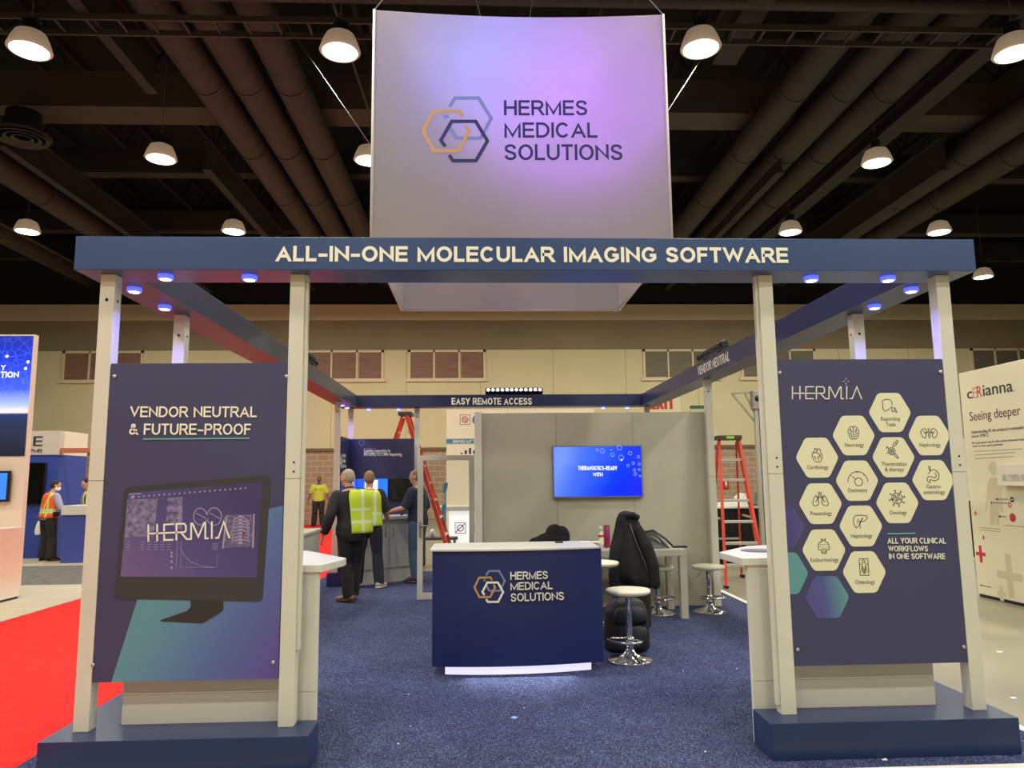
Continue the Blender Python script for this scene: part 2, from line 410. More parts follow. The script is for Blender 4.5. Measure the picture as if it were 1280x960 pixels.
# common surfaces
WHITE = mat('painted_white', (210, 208, 194), .45, noise=(3, .03))
WHITE2 = mat('laminate_white', (212, 210, 200), .35, noise=(5, .02))
FASCIA = mat('blue_laminate', (46, 70, 116), .32, noise=(4, .04))
NAVY = mat('navy_laminate', (27, 37, 90), .35, noise=(4, .04))
NAVYP = mat('navy_print', (62, 62, 98), .52, noise=(2, .05))
LETTER = mat('white_lettering', (238, 235, 218), .5)
GREY = mat('grey_laminate', (172, 170, 162), .4, noise=(5, .03))
CHROME = mat('chrome', (225, 225, 225), .12, 1.0)
STEEL = mat('galvanised_steel', (165, 165, 160), .35, .9, noise=(12, .1))
BLACK = mat('black_plastic', (16, 16, 18), .4)
RUBBER = mat('black_rubber', (20, 20, 20), .8)
GOLD = mat('gold_print', (190, 148, 92), .45)
TEAL = mat('teal_print', (110, 178, 172), .45)
INK = mat('dark_ink', (44, 42, 48), .6)
GREYINK = mat('grey_ink', (92, 88, 88), .6)
REDINK = mat('red_ink', (196, 46, 66), .5)
CREAM = mat('cream_print', (238, 234, 208), .5)
# ------------------------------------------------------------------ the hall
Y_BACK = 29.1
CONC = mat('polished_concrete', (146, 140, 120), .28, noise=(.9, .16), bump=(6, .03))
f_ = MB().box(-40, 40, -10, 31, -.12, -.012)
struct('floor', f_, CONC, label='polished grey concrete floor of the exhibition hall', cat='floor')
CEILM = mat('black_ceiling_paint', (18, 15, 15), .9, noise=(1.5, .3))
struct('ceiling', MB().box(-40, 40, -10, 31, 12.6, 12.8), CEILM, label='black painted roof deck high above the hall', cat='ceiling')
WALLC = mat('cream_wall_paint', (206, 192, 152), .7, noise=(.5, .05))
WALLB = mat('brown_wall_panel', (138, 122, 94), .75, noise=(.4, .1))
WALLT = mat('taupe_wall_band', (204, 186, 158), .75, noise=(.4, .05))
BRICK = brick_mat('tan_block', (164, 138, 114), (152, 127, 104), (190, 168, 140))
zb, zc, zd, ze = 2.83, 6.73, 7.93, 8.56
struct('wall_back', MB().box(-40, 40, Y_BACK, Y_BACK+.3, zb, zc), WALLC, label='cream panel wall at the far end of the hall', cat='wall')
struct('wall_back_brick', MB().box(-40, 40, Y_BACK+.02, Y_BACK+.3, -.012, zb), BRICK, label='tan block wainscot below the cream wall', cat='wall')
struct('wall_back_upper', MB().box(-40, 40, Y_BACK+.05, Y_BACK+.3, zc, zd), WALLB, label='brown band of panels above the cream wall', cat='wall')
struct('wall_back_top', MB().box(-40, 40, Y_BACK-.05, Y_BACK+.3, zd, ze), WALLT, label='taupe soffit band at the top of the far wall', cat='wall')
struct('wall_back_attic', MB().box(-40, 40, Y_BACK+.05, Y_BACK+.3, ze, 12.6), CEILM, label='black wall above the taupe band', cat='wall')
struct('trim_1', MB().box(-40, 40, Y_BACK-.05, Y_BACK+.02, zb-.06, zb+.05), mat('dark_trim', (112, 86, 66), .6), label='dark cap rail on top of the block wainscot', cat='trim')
t_ = MB()
for x in range(-13, 14): t_.box(x*2.9-.01, x*2.9+.01, Y_BACK-.004, Y_BACK, zb, zc)
struct('trim_2', t_, mat('panel_joint', (160, 148, 116), .8), label='thin joints between the cream wall panels', cat='trim')
struct('wall_left', MB().box(-40.3, -40, -10, 31, -.012, 12.6), WALLC, label='left side wall of the hall', cat='wall')
struct('wall_right', MB().box(40, 40.3, -10, 31, -.012, 12.6), WALLC, label='right side wall of the hall', cat='wall')
struct('wall_front', MB().box(-40, 40, -10.3, -10, -.012, 12.6), WALLC, label='wall behind the viewer', cat='wall')

def louver_mat(name, c1, c2):
    m = mat(name, c1, .6, noise=(3, .12), rgb2=c2, stretch=(.35, 1, 6)); return m
LOUV_L = louver_mat('brown_louver', (122, 84, 66), (140, 100, 80))
LOUV_R = louver_mat('grey_brown_louver', (104, 94, 74), (116, 106, 86))
FRAMEM = mat('cream_frame', (212, 194, 160), .6)
WIN = [(80, 180, 'L'), (383, 480, 'L'), (515, 607, 'L'), (803, 898, 'R'), (925, 1020, 'R'), (1212, 1310, 'R')]
for i, (xa, xb, sd) in enumerate(WIN):
    a = at(xa, 437, Y_BACK).x; b = at(xb, 437, Y_BACK).x
    if sd == 'L' and i: a = b-3.05
    else: b = a+3.05
    z0, z1 = 5.56, 6.72
    w = thing('window_%d' % (i+1), 'louvred wall opening %s' % ['with brown slats beyond the left outer post', 'behind the left inner post and side beam', 'with brown slats left of the hanging banner', 'with grey slats right of the hanging banner', 'partly behind the right inner post', 'above the white exhibit panel at the right'][i], 'window', ((a+b)/2, Y_BACK, z0), kind='structure')
    fm = MB(); t = .09
    fm.box(a, b, Y_BACK-.07, Y_BACK, z1-t, z1).box(a-.08, b+.08, Y_BACK-.1, Y_BACK, z0-.1, z0+.03)
    for x in (a, a+(b-a-t)/3, a+2*(b-a-t)/3, b-t): fm.box(x, x+(t if x in (a, b-t) else .06), Y_BACK-.07, Y_BACK, z0, z1)
    fm.build('window_frame', FRAMEM, w)
    for k in range(3):
        s_ = MB(); xx = a+k*(b-a)/3
        s_.box(xx+.05, xx+(b-a)/3-.05, Y_BACK-.03, Y_BACK-.001, z0, z1-.02)
        s_.build('slat_panel', LOUV_L if sd == 'L' else LOUV_R, w)

# ------------------------------------------------------------------ ceiling services
DUCTM = mat('brown_duct', (62, 50, 46), .65, noise=(2.5, .25))
DUCTR = mat('dark_brown_duct', (50, 44, 40), .65, noise=(2.5, .25))
BEAMM = mat('dark_steel_paint', (38, 32, 31), .7, noise=(2, .25))
def duct(x, z, r, y0, y1, m, label):
    t = thing('ceiling_duct', label, 'duct', (x, y0, z-r), 'round ducts under the roof')
    b = MB(); n = 24
    b.rings([[Vector((x+math.cos(2*PI*k/n)*r, y, z+math.sin(2*PI*k/n)*r)) for k in range(n)] for y in (y0, y1)])
    b.build('duct_shell', m, t)
    y = y0+1.2
    while y < y1:
        q = MB(); q.rings([[Vector((x+math.cos(2*PI*k/n)*(r+d), yy, z+math.sin(2*PI*k/n)*(r+d))) for k in range(n)] for yy, d in ((y, 0), (y, .018), (y+.06, .018), (y+.06, 0))], smooth=False, cap=False)
        q.build('joint_band', m, t); y += 3.0
    return t
for x, m, lab in ((-5.45, DUCTM, 'brown round ceiling duct, outermost of three left of the hanging banner'),
                  (-4.62, DUCTM, 'brown round ceiling duct, middle of three left of the hanging banner'),
                  (-3.78, DUCTM, 'brown round ceiling duct, nearest left of the hanging banner'),
                  (6.55, DUCTR, 'dark round ceiling duct, nearest right of the hanging banner'),
                  (7.6, DUCTR, 'dark round ceiling duct, second right of the hanging banner'),
                  (8.5, DUCTR, 'dark round ceiling duct, third right of the hanging banner'),
                  (12.15, DUCTR, 'dark round duct high at the right edge, inner one of the pair'),
                  (13.4, DUCTR, 'dark round duct high at the right edge, outer one of the pair'),
                  (-12.1, DUCTM, 'brown round duct at far left, inner one of the pair'),
                  (-15.2, DUCTM, 'brown round duct at far left, outer one of the pair')):
    duct(x, 9.6, .33 if abs(x) < 12 else .36, 4.0, 28.9, m, lab)

def ibeam(name, x0, x1, y0, y1, z0, z1, label, m=BEAMM, cat='beam', grp='steel beams under the roof'):
    t = thing(name, label, cat, ((x0+x1)/2, (y0+y1)/2, z0), grp)
    lon = (y1-y0) > (x1-x0)
    if lon:
        xm = (x0+x1)/2; w = .03
        MB().box(x0, x1, y0, y1, z0, z0+.05).build('bottom_flange', m, t); MB().box(x0, x1, y0, y1, z1-.05, z1).build('top_flange', m, t)
        MB().box(xm-w, xm+w, y0, y1, z0+.05, z1-.05).build('web', m, t)
    else:
        ym = (y0+y1)/2; w = .03
        MB().box(x0, x1, y0, y1, z0, z0+.05).build('bottom_flange', m, t); MB().box(x0, x1, y0, y1, z1-.05, z1).build('top_flange', m, t)
        MB().box(x0, x1, y0, y0+.06, z0+.05, z1-.05).build('web', m, t)
    return t
CROSSM = mat('grey_brown_steel', (64, 54, 49), .65, noise=(2, .15))
ibeam('cross_girder', -30, 30, 16.05, 16.9, 9.97, 10.8, 'wide dark girder crossing the hall behind the hanging banner', CROSSM)
for i, (y, z) in enumerate(((7.2, 10.6), (20.2, 10.2), (24.6, 10.05), (27.6, 10.0))):
    ibeam('cross_girder', -30, 30, y, y+.4, z, z+.7, ['dark girder crossing the roof nearest the viewer', 'dark girder across the hall behind the wide girder', 'dark girder across the hall beyond the banner, second from the far wall', 'dark girder across the hall nearest the far wall'][i])
for x, y0, y1, z0, z1, lab in ((-6.5, 17.2, 28.5, 9.0, 9.75, 'deep dark beam ending above the left lamps'),
                       (-6.25, 6.0, 13.7, 9.0, 9.9, 'deep brown beam running overhead at upper left'),
                       (7.4, 17.1, 28.5, 9.0, 9.75, 'deep dark beam ending right of the banner'),
                       (11.4, 16.9, 28.5, 9.0, 9.85, 'deep dark beam ending near the right edge'),
                       (-10.4, 15.8, 28.5, 8.9, 9.6, 'deep brown beam at far left below the round diffuser'),
                       (9.6, 6.0, 28.5, 9.5, 9.9, 'long flat beam beside the right ducts'),
                       (4.5, 5.0, 12.6, 9.1, 9.6, 'flat beam overhead between banner and right ducts')):
    ibeam('roof_beam', x-.1 if z1-z0 > .5 else x-.22, x+.1 if z1-z0 > .5 else x+.22, y0, y1, z0, z1, lab)
# open web joists
JM = mat('black_steel', (30, 25, 24), .8, noise=(3, .2))
for i in range(13):
    x = -15.6+i*2.6
    j = thing('roof_joist', 'thin black roof joist with open web running under the deck', 'joist', (x, 16, 11.4), 'open web joists under the roof deck')
    MB().box(x-.06, x+.06, 3, 29, 12.4, 12.6).build('top_chord', JM, j); MB().box(x-.05, x+.05, 3, 29, 11.4, 11.5).build('bottom_chord', JM, j)
    wb = MB(); y = 3.0; up = True
    while y < 28.4:
        wb.bar((x, y, 11.45 if up else 12.4), (x, y+.7, 12.4 if up else 11.45), .04, .04); y += .7; up = not up
    wb.build('web_bars', JM, j)
# cable tray across the hall
TRAYM = mat('grey_tray_steel', (56, 48, 45), .6, 0.0, noise=(4, .15))
tr = thing('cable_tray', 'ladder cable tray crossing the ceiling behind the banner top', 'cable tray', (0, 11.3, 8.9), None)
MB().box(-26, 26, 11.62, 11.66, 8.9, 9.0).build('rail', TRAYM, tr); MB().box(-26, 26, 11.2, 11.24, 8.9, 9.0).build('rail', TRAYM, tr)
rg = MB().box(-.02, .02, 11.24, 11.62, 8.93, 8.96).mesh('rung')
for i in range(72):
    o = bpy.data.objects.new('rung', rg); COL.objects.link(o); o.parent = tr; o.location = (-17.75+i*.5, -11.3+0, -8.9)
    if not rg.materials: rg.materials.append(TRAYM)
pp = MB(); pp.tube([(-26, 10.9, 9.15), (26, 10.9, 9.15)], .1, 14)
tag(pp.build('ceiling_pipe', TRAYM), 'long grey pipe running beside the cable tray overhead', 'pipe')
pp = MB(); pp.tube([(-2.5, 5, 9.5), (-2.2, 28, 9.5)], .03, 8)
tag(pp.build('conduit', TRAYM), 'thin conduit along the ceiling at the left of the banner', 'conduit')
pp = MB(); pp.tube([(-14, 17.9, 9.2), (-14, 28, 9.2)], .05, 8)
tag(pp.build('conduit', TRAYM), 'thin conduit at far left under the brown duct', 'conduit')
# round diffuser
dl = fl(28, 172, 9.0)
df = thing('ceiling_diffuser', 'round slotted air diffuser hanging at the far upper left', 'diffuser', dl)
b = MB()
for r in (.5, .36, .22): b.lathe([(r-.07, .0), (r, -.05), (r+.01, -.03), (r-.04, .03), (r-.07, .0)], 30, dl)
b.build('diffuser_rings', TRAYM, df); MB().lathe([(.0, .05), (.56, .05), (.36, .2), (.34, .55), (0, .55)], 28, dl).build('duct_neck', BEAMM, df)

# high bay lamps
LENS = mat('lit_lamp_lens', (255, 244, 222), .5, emit=9.0)
HOOD = mat('prismatic_reflector', (190, 168, 140), .35, noise=(8, .05), emit=.32)
lm = thing('high_bay_lamp', 'lamp', 'lamp', (0, 0, 0), 'lit high bay lamps', local=True)
MB().lathe([(.30, -.02), (.315, 0.0), (.27, .14), (.22, .25), (.12, .30), (.09, .30), (.2, .24), (.25, .13), (.29, .01), (.30, -.02)], 32).build('reflector', HOOD, lm)
MB().lathe([(0, -.05), (.16, -.042), (.27, -.02), (.295, .01), (.2, .03), (0, .03)], 32).build('lens', LENS, lm)
MB().box(-.09, .09, -.09, .09, .28, .46).box(-.13, .13, -.06, .06, .46, .5).lathe([(.1, .26), (.1, .32), (.06, .34)], 18).build('ballast_box', BLACK, lm, .01)
MB().tube([(0, 0, .5), (0, 0, 4.4)], .006, 6).tube([(.0, 0, .5), (.03, 0, .58), (0, 0, .66), (-.03, 0, .58), (0, 0, .5)], .008, 6).build('hanger', mat('hanger_grey', (70, 64, 58), .5), lm)
LAMPS = [(37, 62, 'lit high bay lamp at the upper left corner'), (425, 64, 'lit high bay lamp close left of the hanging banner top'),
         (876, 60, 'lit high bay lamp close right of the hanging banner top'), (1268, 66, 'lit high bay lamp cut by the right edge'),
         (201, 198, 'lit high bay lamp below the wide girder on the left'), (461, 200, 'lit high bay lamp half hidden by the banner left edge'),
         (1096, 203, 'lit high bay lamp halfway down between the right ducts'), (34, 289, 'small lit high bay lamp at the far left, beyond the blue header end'),
         (292, 289, 'small lit high bay lamp just above the left half of the header'), (988, 290, 'small lit high bay lamp just above the end of the word SOFTWARE'),
         (1174, 290, 'small lit high bay lamp above the right end of the header'), (1229, 346, 'small lit high bay lamp right of the header end')]
for i, (px, py, lab) in enumerate(LAMPS):
    p = fl(px, py, LAMP_Z)
    if i == 0: lm.location = p; lm['label'] = lab
    else: dup(lm, p, i*.7, lab, 'lit high bay lamps')
    add_light('high_bay_light', 'AREA', (p.x, p.y, LAMP_Z-.07), LAMP_POWER, LAMP_COL, size=.5)

# ------------------------------------------------------------------ ground coverings
BLUEC = carpet_mat('blue_carpet_pile', (31, 36, 62), (55, 61, 94), (126, 131, 160), 130)
REDC = carpet_mat('red_carpet_pile', (196, 30, 28), (220, 44, 40), (230, 66, 58), 180)
tag(MB().box(-2.63, 3.36, 4.215, 13.5, -.012, 0).build('blue_carpet', BLUEC), 'speckled navy blue carpet covering the whole booth floor', 'carpet')
tag(MB().plan([(-5.62, -3), (-2.635, -3), (-2.635, 29.0), (-12, 29.0), (-12, 26.2), (-5.62, 26.2)], -.012, -.002).build('red_carpet', REDC), 'bright red aisle carpet left of the booth', 'carpet')
tag(MB().box(3.36, 3.42, 4.15, 13.6, -.012, .004).box(-2.63, 3.36, 4.15, 4.213, -.012, .003).build('carpet_tape', mat('white_tape', (225, 222, 206), .6)), 'white edging tape along the blue carpet', 'tape')
WOODF = mat('pale_plank_vinyl', (176, 165, 142), .5, noise=(3, .16), stretch=(.5, 5, 1))
tag(MB().box(-16, -5.63, 3, 12.5, -.012, -.001).build('plank_flooring', WOODF), 'pale wood plank flooring of the far left booth', 'flooring')
tag(MB().box(-16, -5.63, 12.5, 15.4, -.012, -.003).build('grey_carpet', carpet_mat('grey_carpet_pile', (96, 92, 92), (112, 106, 104), (130, 124, 120))), 'flat grey carpet strip in front of the blue booth', 'carpet')
tag(MB().box(-16, -5.63, 15.4, 20, -.012, -.001).build('pale_flooring', mat('pale_vinyl', (196, 182, 154), .4, noise=(2, .08))), 'pale flooring under the far blue booth', 'flooring')
# bits of litter
PAPER = mat('white_paper', (238, 236, 228), .7)
def scrap(name, p, r, lab, m=PAPER, grp='paper scraps on the blue carpet'):
    b = MB(); n = 7; pts = []
    for k in range(n):
        a = 2*PI*k/n; q = r*random.uniform(.45, 1.2); pts.append((p.x+math.cos(a)*q, p.y+math.sin(a)*q*.9))
    b.plan(pts, p.z+.001, p.z+.004); return tag(b.build(name, m), lab, 'scrap', grp)
for px, py, r, lab in ((511, 868, .008, 'tiny white paper scrap on carpet right of the left white cabinet, upper one'), (414, 888, .006, 'tiny white paper scrap beside the left cabinet base'),
                    (498, 930, .008, 'tiny white paper scrap low on the carpet left of centre'), (513, 908, .006, 'tiny white paper scrap between two others left of centre'),
                    (921, 836, .009, 'tiny white paper scrap on carpet beside the right white cabinet'), (854, 839, .006, 'tiny white paper scrap right of the chrome stool'),
                    (655, 885, .006, 'tiny white paper scrap in front of the reception counter'), (1106, 950, .02, 'torn white paper scrap at the foot of the right blue plinth'),
                    (882, 940, .007, 'tiny white paper scrap left of the right blue plinth')):
    scrap('paper_scrap', fl(px, py, .001), r, lab)
scrap('paper_scrap', fl(1250, 815, -.012), .03, 'white paper scrap on the concrete at right', grp='paper scraps on the concrete')
scrap('paper_scrap', fl(1268, 873, -.012), .025, 'white paper scrap on concrete beyond the right plinth', grp='paper scraps on the concrete')
p = fl(643, 897, .001); k = .02
tag(MB().plan([(p.x-k*1.3, p.y), (p.x, p.y-k*1.5), (p.x+k*1.3, p.y), (p.x, p.y+k*1.5)], .001, .0025).build('floor_sticker', mat('light_blue_sticker', (110, 150, 214), .5)), 'small light blue diamond sticker on the carpet in front of the counter', 'sticker')

# ------------------------------------------------------------------ booth frame
XL, XR, YF, ZT, ZB, D, YB = -2.414, 3.113, 4.402, 3.057, 2.851, .296, 12.80
bf = thing('booth_canopy', 'white post and blue beam frame of the exhibit booth', 'booth frame', (0.35, YF, 0))
fbm = MB().box(XL, XR, YF, YF+D, ZB, ZT).build('front_beam', FASCIA, bf, .004)
textpx('lettering', 'ALL-IN-ONE MOLECULAR IMAGING SOFTWARE', LETTER, fbm, 345, 307.3, 985.5, 326.8, YF-.001, bold=.03, yr=328.6)
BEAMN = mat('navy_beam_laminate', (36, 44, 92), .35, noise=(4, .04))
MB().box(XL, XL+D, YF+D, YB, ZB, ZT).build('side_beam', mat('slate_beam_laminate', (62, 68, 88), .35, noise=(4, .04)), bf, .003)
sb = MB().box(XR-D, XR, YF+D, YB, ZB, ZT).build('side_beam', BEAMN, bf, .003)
a = atx(912, 450, XR-D); b = atx(872.5, 467.5, XR-D)
text('lettering', 'VENDOR NEUTRAL', LETTER, sb, Fr((XR-D, b.y, ZB+.045), (0, -1, 0), (0, 0, 1)), abs(b.y-a.y), .115, bold=.02)
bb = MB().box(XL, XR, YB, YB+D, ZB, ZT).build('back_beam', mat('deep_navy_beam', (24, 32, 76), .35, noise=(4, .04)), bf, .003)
textpx('lettering', 'EASY REMOTE ACCESS', LETTER, bb, 564.5, 497.3, 665, 505.8, YB-.001, bold=.02)
PW = .088
HOLE = mat('bolt_hole_black', (12, 12, 12), .9)
def post(x, y, z0, holes=0):
    """x, y = front left corner"""
    p = MB().box(x, x+PW, y, y+PW, z0, ZB-.001).build('post', WHITE, bf, .003)
    g = MB().box(x-.0004, x+PW+.0004, y-.0004, y+PW+.0004, 1.602, 1.605)
    g.build('joint_line', GREYINK, p)
    if holes:
        h = MB()
        for z in (1.645, 1.70): h.lathe([(0, 0), (.006, 0), (.006, .001), (0, .001)], 10, (x+PW/2+.008, y-.001, z), Matrix.Rotation(PI/2, 3, 'X'))
        h.build('bolt_hole', HOLE, p)
    if holes != 1:
        h = MB(); h.lathe([(0, 0), (.010, 0), (.010, .001), (0, .001)], 12, (x+PW/2, y-.001, 2.69), Matrix.Rotation(PI/2, 3, 'X'))
        sx = x+PW+.0005 if x < 0 else x-.0005
        h.lathe([(0, 0), (.010, 0), (.010, .001), (0, .001)], 12, (sx, y+PW/2, 2.69), Matrix.Rotation(PI/2, 3, 'Y'))
        h.build('bolt_hole', HOLE, p)
    return p
YP = 4.494
PX = [-2.30, -1.161, 1.758, 2.905]
for x in PX: post(x, YP, .2, 1 if x in PX[1:] else 0)
post(-2.312, 5.61, .2); post(2.925, 5.60, .2)                   # rear posts of the two front towers
post(-2.31, 11.85, .2); post(2.905, 9.42, 0)                    # along the side beams
for x in (-2.30, -1.15, 2.91): post(x, 13.0-.004, 0)
# extra inner rail beside the inner front posts
MB().box(-1.161+PW+.001, -1.161+PW+.018, YP+.02, YP+.06, .62, ZB-.001).build('post_rail', WHITE, bf)
MB().box(1.758-.018, 1.758-.001, YP+.02, YP+.06, .25, ZB-.001).build('post_rail', WHITE, bf)

# puck lights
PUCKB = mat('blue_lit_ring', (104, 116, 250), .4, emit=.9)
PUCKW = mat('puck_lens', (200, 215, 255), .4, emit=9)
pk = thing('puck_light', 'puck', 'light', (0, 0, 0), 'blue puck lights under the beams', local=True)
MB().lathe([(0, 0), (.045, 0), (.045, -.028), (.036, -.03), (.036, -.024), (0, -.024)], 24).build('housing', PUCKB, pk)
MB().lathe([(0, -.025), (.034, -.025), (.03, -.032), (0, -.034)], 24).build('lens', PUCKW, pk)
PK = [(207, 346, 'second from the left outer post'), (312, 347, 'next to the left inner post on its outer side'), (168, 362, 'beside the top of the left outer post'),
      (206, 384, 'in front of the rear left tower post'), (1014, 348, 'next to the right inner post on its outer side'), (1110, 348, 'second from the right outer post'),
      (1139, 362, 'beside the top of the right outer post'), (1093, 383, 'in front of the rear right tower post'), (428, 506, 'at the far left corner, nearer one on the side beam'),
      (434, 509, 'at the far left corner, farther one on the side beam'), (461, 511, 'under the back beam near its left end'), (498, 511, 'under the back beam, above the distant orange ladder'),
      (754, 509, 'under the back beam, left of the two above the grey wall'), (784, 509, 'under the back beam, right of the two above the grey wall')]
for i, (px, py, lab) in enumerate(PK):
    p = fl(px, py, ZB-.012); p.z = ZB
    if i == 0: pk.location = p; pk['label'] = 'small blue puck light '+lab
    else: dup(pk, p, 0, 'small blue puck light '+lab, 'blue puck lights under the beams')
    add_light('puck_glow', 'SPOT', (p.x, p.y, ZB-.045), 26.0 if i < 8 else 22.0, (.30, .28, 1.0), aim=(p.x, p.y, 0), size=.02, spot=2.3, blend=.9)

# LED wash bars clamped on the beams
LEDW = mat('white_led', (235, 235, 255), .4, emit=6)
LEDO = mat('led_glass', (60, 60, 70), .2)
def ledbar(name, c, axis, tilt, lab, lit):
    t = thing(name, lab, 'stage light', c, 'LED wash bars on the beams')
    M = Matrix.Translation(Vector(c)+Vector((0, 0, .062))) @ Matrix.Rotation(axis, 4, 'Z') @ Matrix.Rotation(tilt, 4, 'X')
    MB().box(-.5, .5, -.045, .045, -.045, .045, M).build('housing', BLACK, t, .008)
    for x in (-.3, .3): MB().box(x-.02, x+.02, -.02, .02, -.0615, -.03, Matrix.Translation(Vector(c)+Vector((0, 0, .062))) @ Matrix.Rotation(axis, 4, 'Z')).build('bracket', BLACK, t)
    for k in range(12):
        x = -.45+k*.9/11
        q = MB(); q.lathe([(0, 0), (.026, 0), (.022, .012), (0, .016)], 14, (0, 0, 0), None)
        q.V = [M @ (Matrix.Translation((x, -.045, 0)) @ (Matrix.Rotation(PI/2, 4, 'X') @ v)) for v in q.V]
        q.build('led_lens', LEDW if lit else LEDO, t)
    return t
ledbar('led_bar', (.59, YB+.06, ZT), 0, -.5, 'lit LED bar with twelve white lenses on the back beam', True)
ledbar('led_bar', (2.83, 8.85, ZT), -PI/2, .35, 'black LED bar clamped on the right beam above its lettering', False)
ledbar('led_bar', (-2.13, 9.1, ZT), PI/2, .35, 'black LED bar on the left beam beside the inner post', False)

# ------------------------------------------------------------------ plinths and cabinets of the two front towers
PLM = mat('blue_plinth_laminate', (32, 48, 88), .3, noise=(4, .05))
tag(MB().plan([(-2.40, 4.335), (-.955, 4.335), (-.955, 4.615), (-2.10, 4.615), (-2.10, 5.80), (-2.40, 5.80)], 0, .2).build('blue_plinth', PLM, None, .003), 'blue laminate plinth under the left poster tower', 'plinth', 'blue plinths of the booth')
tag(MB().plan([(1.63, 4.345), (3.075, 4.345), (3.075, 5.80), (2.775, 5.80), (2.775, 4.625), (1.63, 4.625)], 0, .2).build('blue_plinth', PLM, None, .003), 'blue laminate plinth under the right poster tower', 'plinth', 'blue plinths of the booth')
tag(MB().box(-2.36, -1.95, 11.75, 12.02, 0, .2).build('blue_plinth', NAVY, None, .003), 'small navy plinth under the far left post', 'plinth', 'blue plinths of the booth')
def tower_cab(sgn, x_in, x_out, y0, lab):
    """white cabinet standing in the notch of the plinth; x_in = aisle edge, x_out = outer edge"""
    t = thing('tower_cabinet', lab, 'cabinet', ((x_in+x_out)/2, y0+.3, 0), 'white cabinets behind the poster towers')
    xs = sorted((x_in, x_out))
    MB().box(xs[0], xs[1], y0, y0+.035, .2 if False else .0, 1.045).build('front_panel', WHITE2, t, .002)
    q = .32*(-sgn)
    MB().plan([(x_in+q, y0+.035), (x_out, y0+.035), (x_out, y0+.75), (x_in+q*1.5, y0+.75)] if sgn < 0 else [(x_out, y0+.035), (x_in+q, y0+.035), (x_in+q*1.5, y0+.75), (x_out, y0+.75)], .0, 1.045).build('body', WHITE2, t, .002)
    MB().box(xs[0]+.001, xs[1]-.001, y0-.0015, y0, .36, .363).build('kick_line', GREY, t)
    return t
cl = tower_cab(1, -.972, -2.09, 4.618, 'white cabinet behind the left poster, its counter projecting into the aisle')
cr_ = tower_cab(-1, 1.64, 2.765, 4.628, 'white cabinet behind the right poster with dark oval on its counter')
p1 = fl(430, 699, 1.09); p2 = fl(376, 692, 1.09)
MB().plan([(-2.09, 4.60), (-.955, 4.60), (p1.x, p1.y), (p1.x, p1.y+.08), (-1.25, 5.55), (-2.09, 5.55)], 1.045, 1.09).build('counter_top', WHITE2, cl, .004)
p1 = fl(899, 690, 1.09); p2 = fl(935, 682, 1.09)
MB().plan([(1.605, 4.61), (2.765, 4.61), (2.765, 5.6), (p2.x, p2.y), (p1.x, p1.y)], 1.045, 1.09).build('counter_top', WHITE2, cr_, .004)
p = fl(948, 688.5, 1.09)
MB().lathe([(0, 0), (.115, 0), (.118, .002), (.11, .004), (0, .004)], 32, (p.x, p.y, 1.0905)).build('oval_inlay', mat('dark_grey_inlay', (74, 72, 86), .4), cr_, label='dark grey oval inlay')

# ------------------------------------------------------------------ the left poster
YQ = 4.494
def poster_root(lab, xa, xb):
    t = thing('poster', lab, 'poster', ((xa+xb)/2, YQ, .6), 'big printed posters between the tower posts')
    return t
PXL, PXR = -2.207, -1.166
pl = poster_root('navy poster reading VENDOR NEUTRAL and FUTURE-PROOF with a computer screen', PXL, PXR)
z0, z1 = .585, 2.34
z0 = at(225, 851, YQ).z; z1 = at(250, 454, YQ).z
MB().box(PXL, PXR, YQ+.002, YQ+.022, z0, z1).build('panel', NAVYP, pl)
PA = front((0, 0, 0))
def px2(px, py, Y): v = at(px, py, Y); return (v.x, v.z)
def pxpoly(mb, pts, Y, d0, d1):
    fr = Fr((0, Y, 0), (1, 0, 0), (0, 0, 1)); mb.prism([px2(x, y, Y) for x, y in pts], fr, d0, d1); return mb
FRQ = Fr((0, YQ+.002, 0), (1, 0, 0), (0, 0, 1))
gp = MB()
e1 = px2(353.5, 632, YQ); e2 = px2(344, 849, YQ)
pts = [px2(139, 851, YQ), (PXR, z0), (PXR, e1[1]), px2(336, 636, YQ), px2(172, 748, YQ)]
pts[0] = (pts[0][0], z0)
gp.prism(pts, FRQ, .0, .001)
gp.build('gradient_print', gradmat('teal_to_violet_print', [(0, (92, 146, 160)), (.22, (90, 130, 166)), (.48, (84, 104, 162)), (.9, (90, 70, 148))], (.9, 0, -.5), .4, noise=.0), pl)
textpx('lettering', 'VENDOR NEUTRAL', LETTER, pl, 162.5, 508, 321, 521.5, YQ, bold=.012)
textpx('lettering', '& FUTURE-PROOF', LETTER, pl, 161, 529.5, 313.5, 543.5, YQ, bold=.012)
b = MB(); pxpoly(b, [(179, 549.6), (312, 548.6), (312, 547), (179, 548)], YQ, 0, .002); b.build('underline', TEAL, pl)
S = 210/960
def mq(x, y): return (140+x*S, 580+y*S)
def rpoly(pts, r, n=4):
    """round the corners of a polygon"""
    out = []
    for i in range(len(pts)):
        p = Vector(pts[i]); a = (Vector(pts[i-1])-p); c = (Vector(pts[(i+1) % len(pts)])-p)
        k = min(r, a.length*.45, c.length*.45); a = p+a.normalized()*k; c = p+c.normalized()*k
        for j in range(n+1):
            t = j/n; out.append(tuple(a*(1-t)**2+p*2*t*(1-t)+c*t**2))
    return out
cp_ = MB(); cp_.prism(rpoly([px2(*mq(*q), YQ) for q in ((12, 770), (860, 787), (908, 63), (72, 134))], .03), FRQ, .001, .003)
mon = cp_.build('monitor_print', mat('charcoal_print', (54, 58, 62), .4, noise=(3, .06)), pl)
sc_ = MB(); sc_.prism([px2(*mq(*q), YQ) for q in ((50, 643), (828, 648), (858, 103), (93, 165))], FRQ, .003, .004)
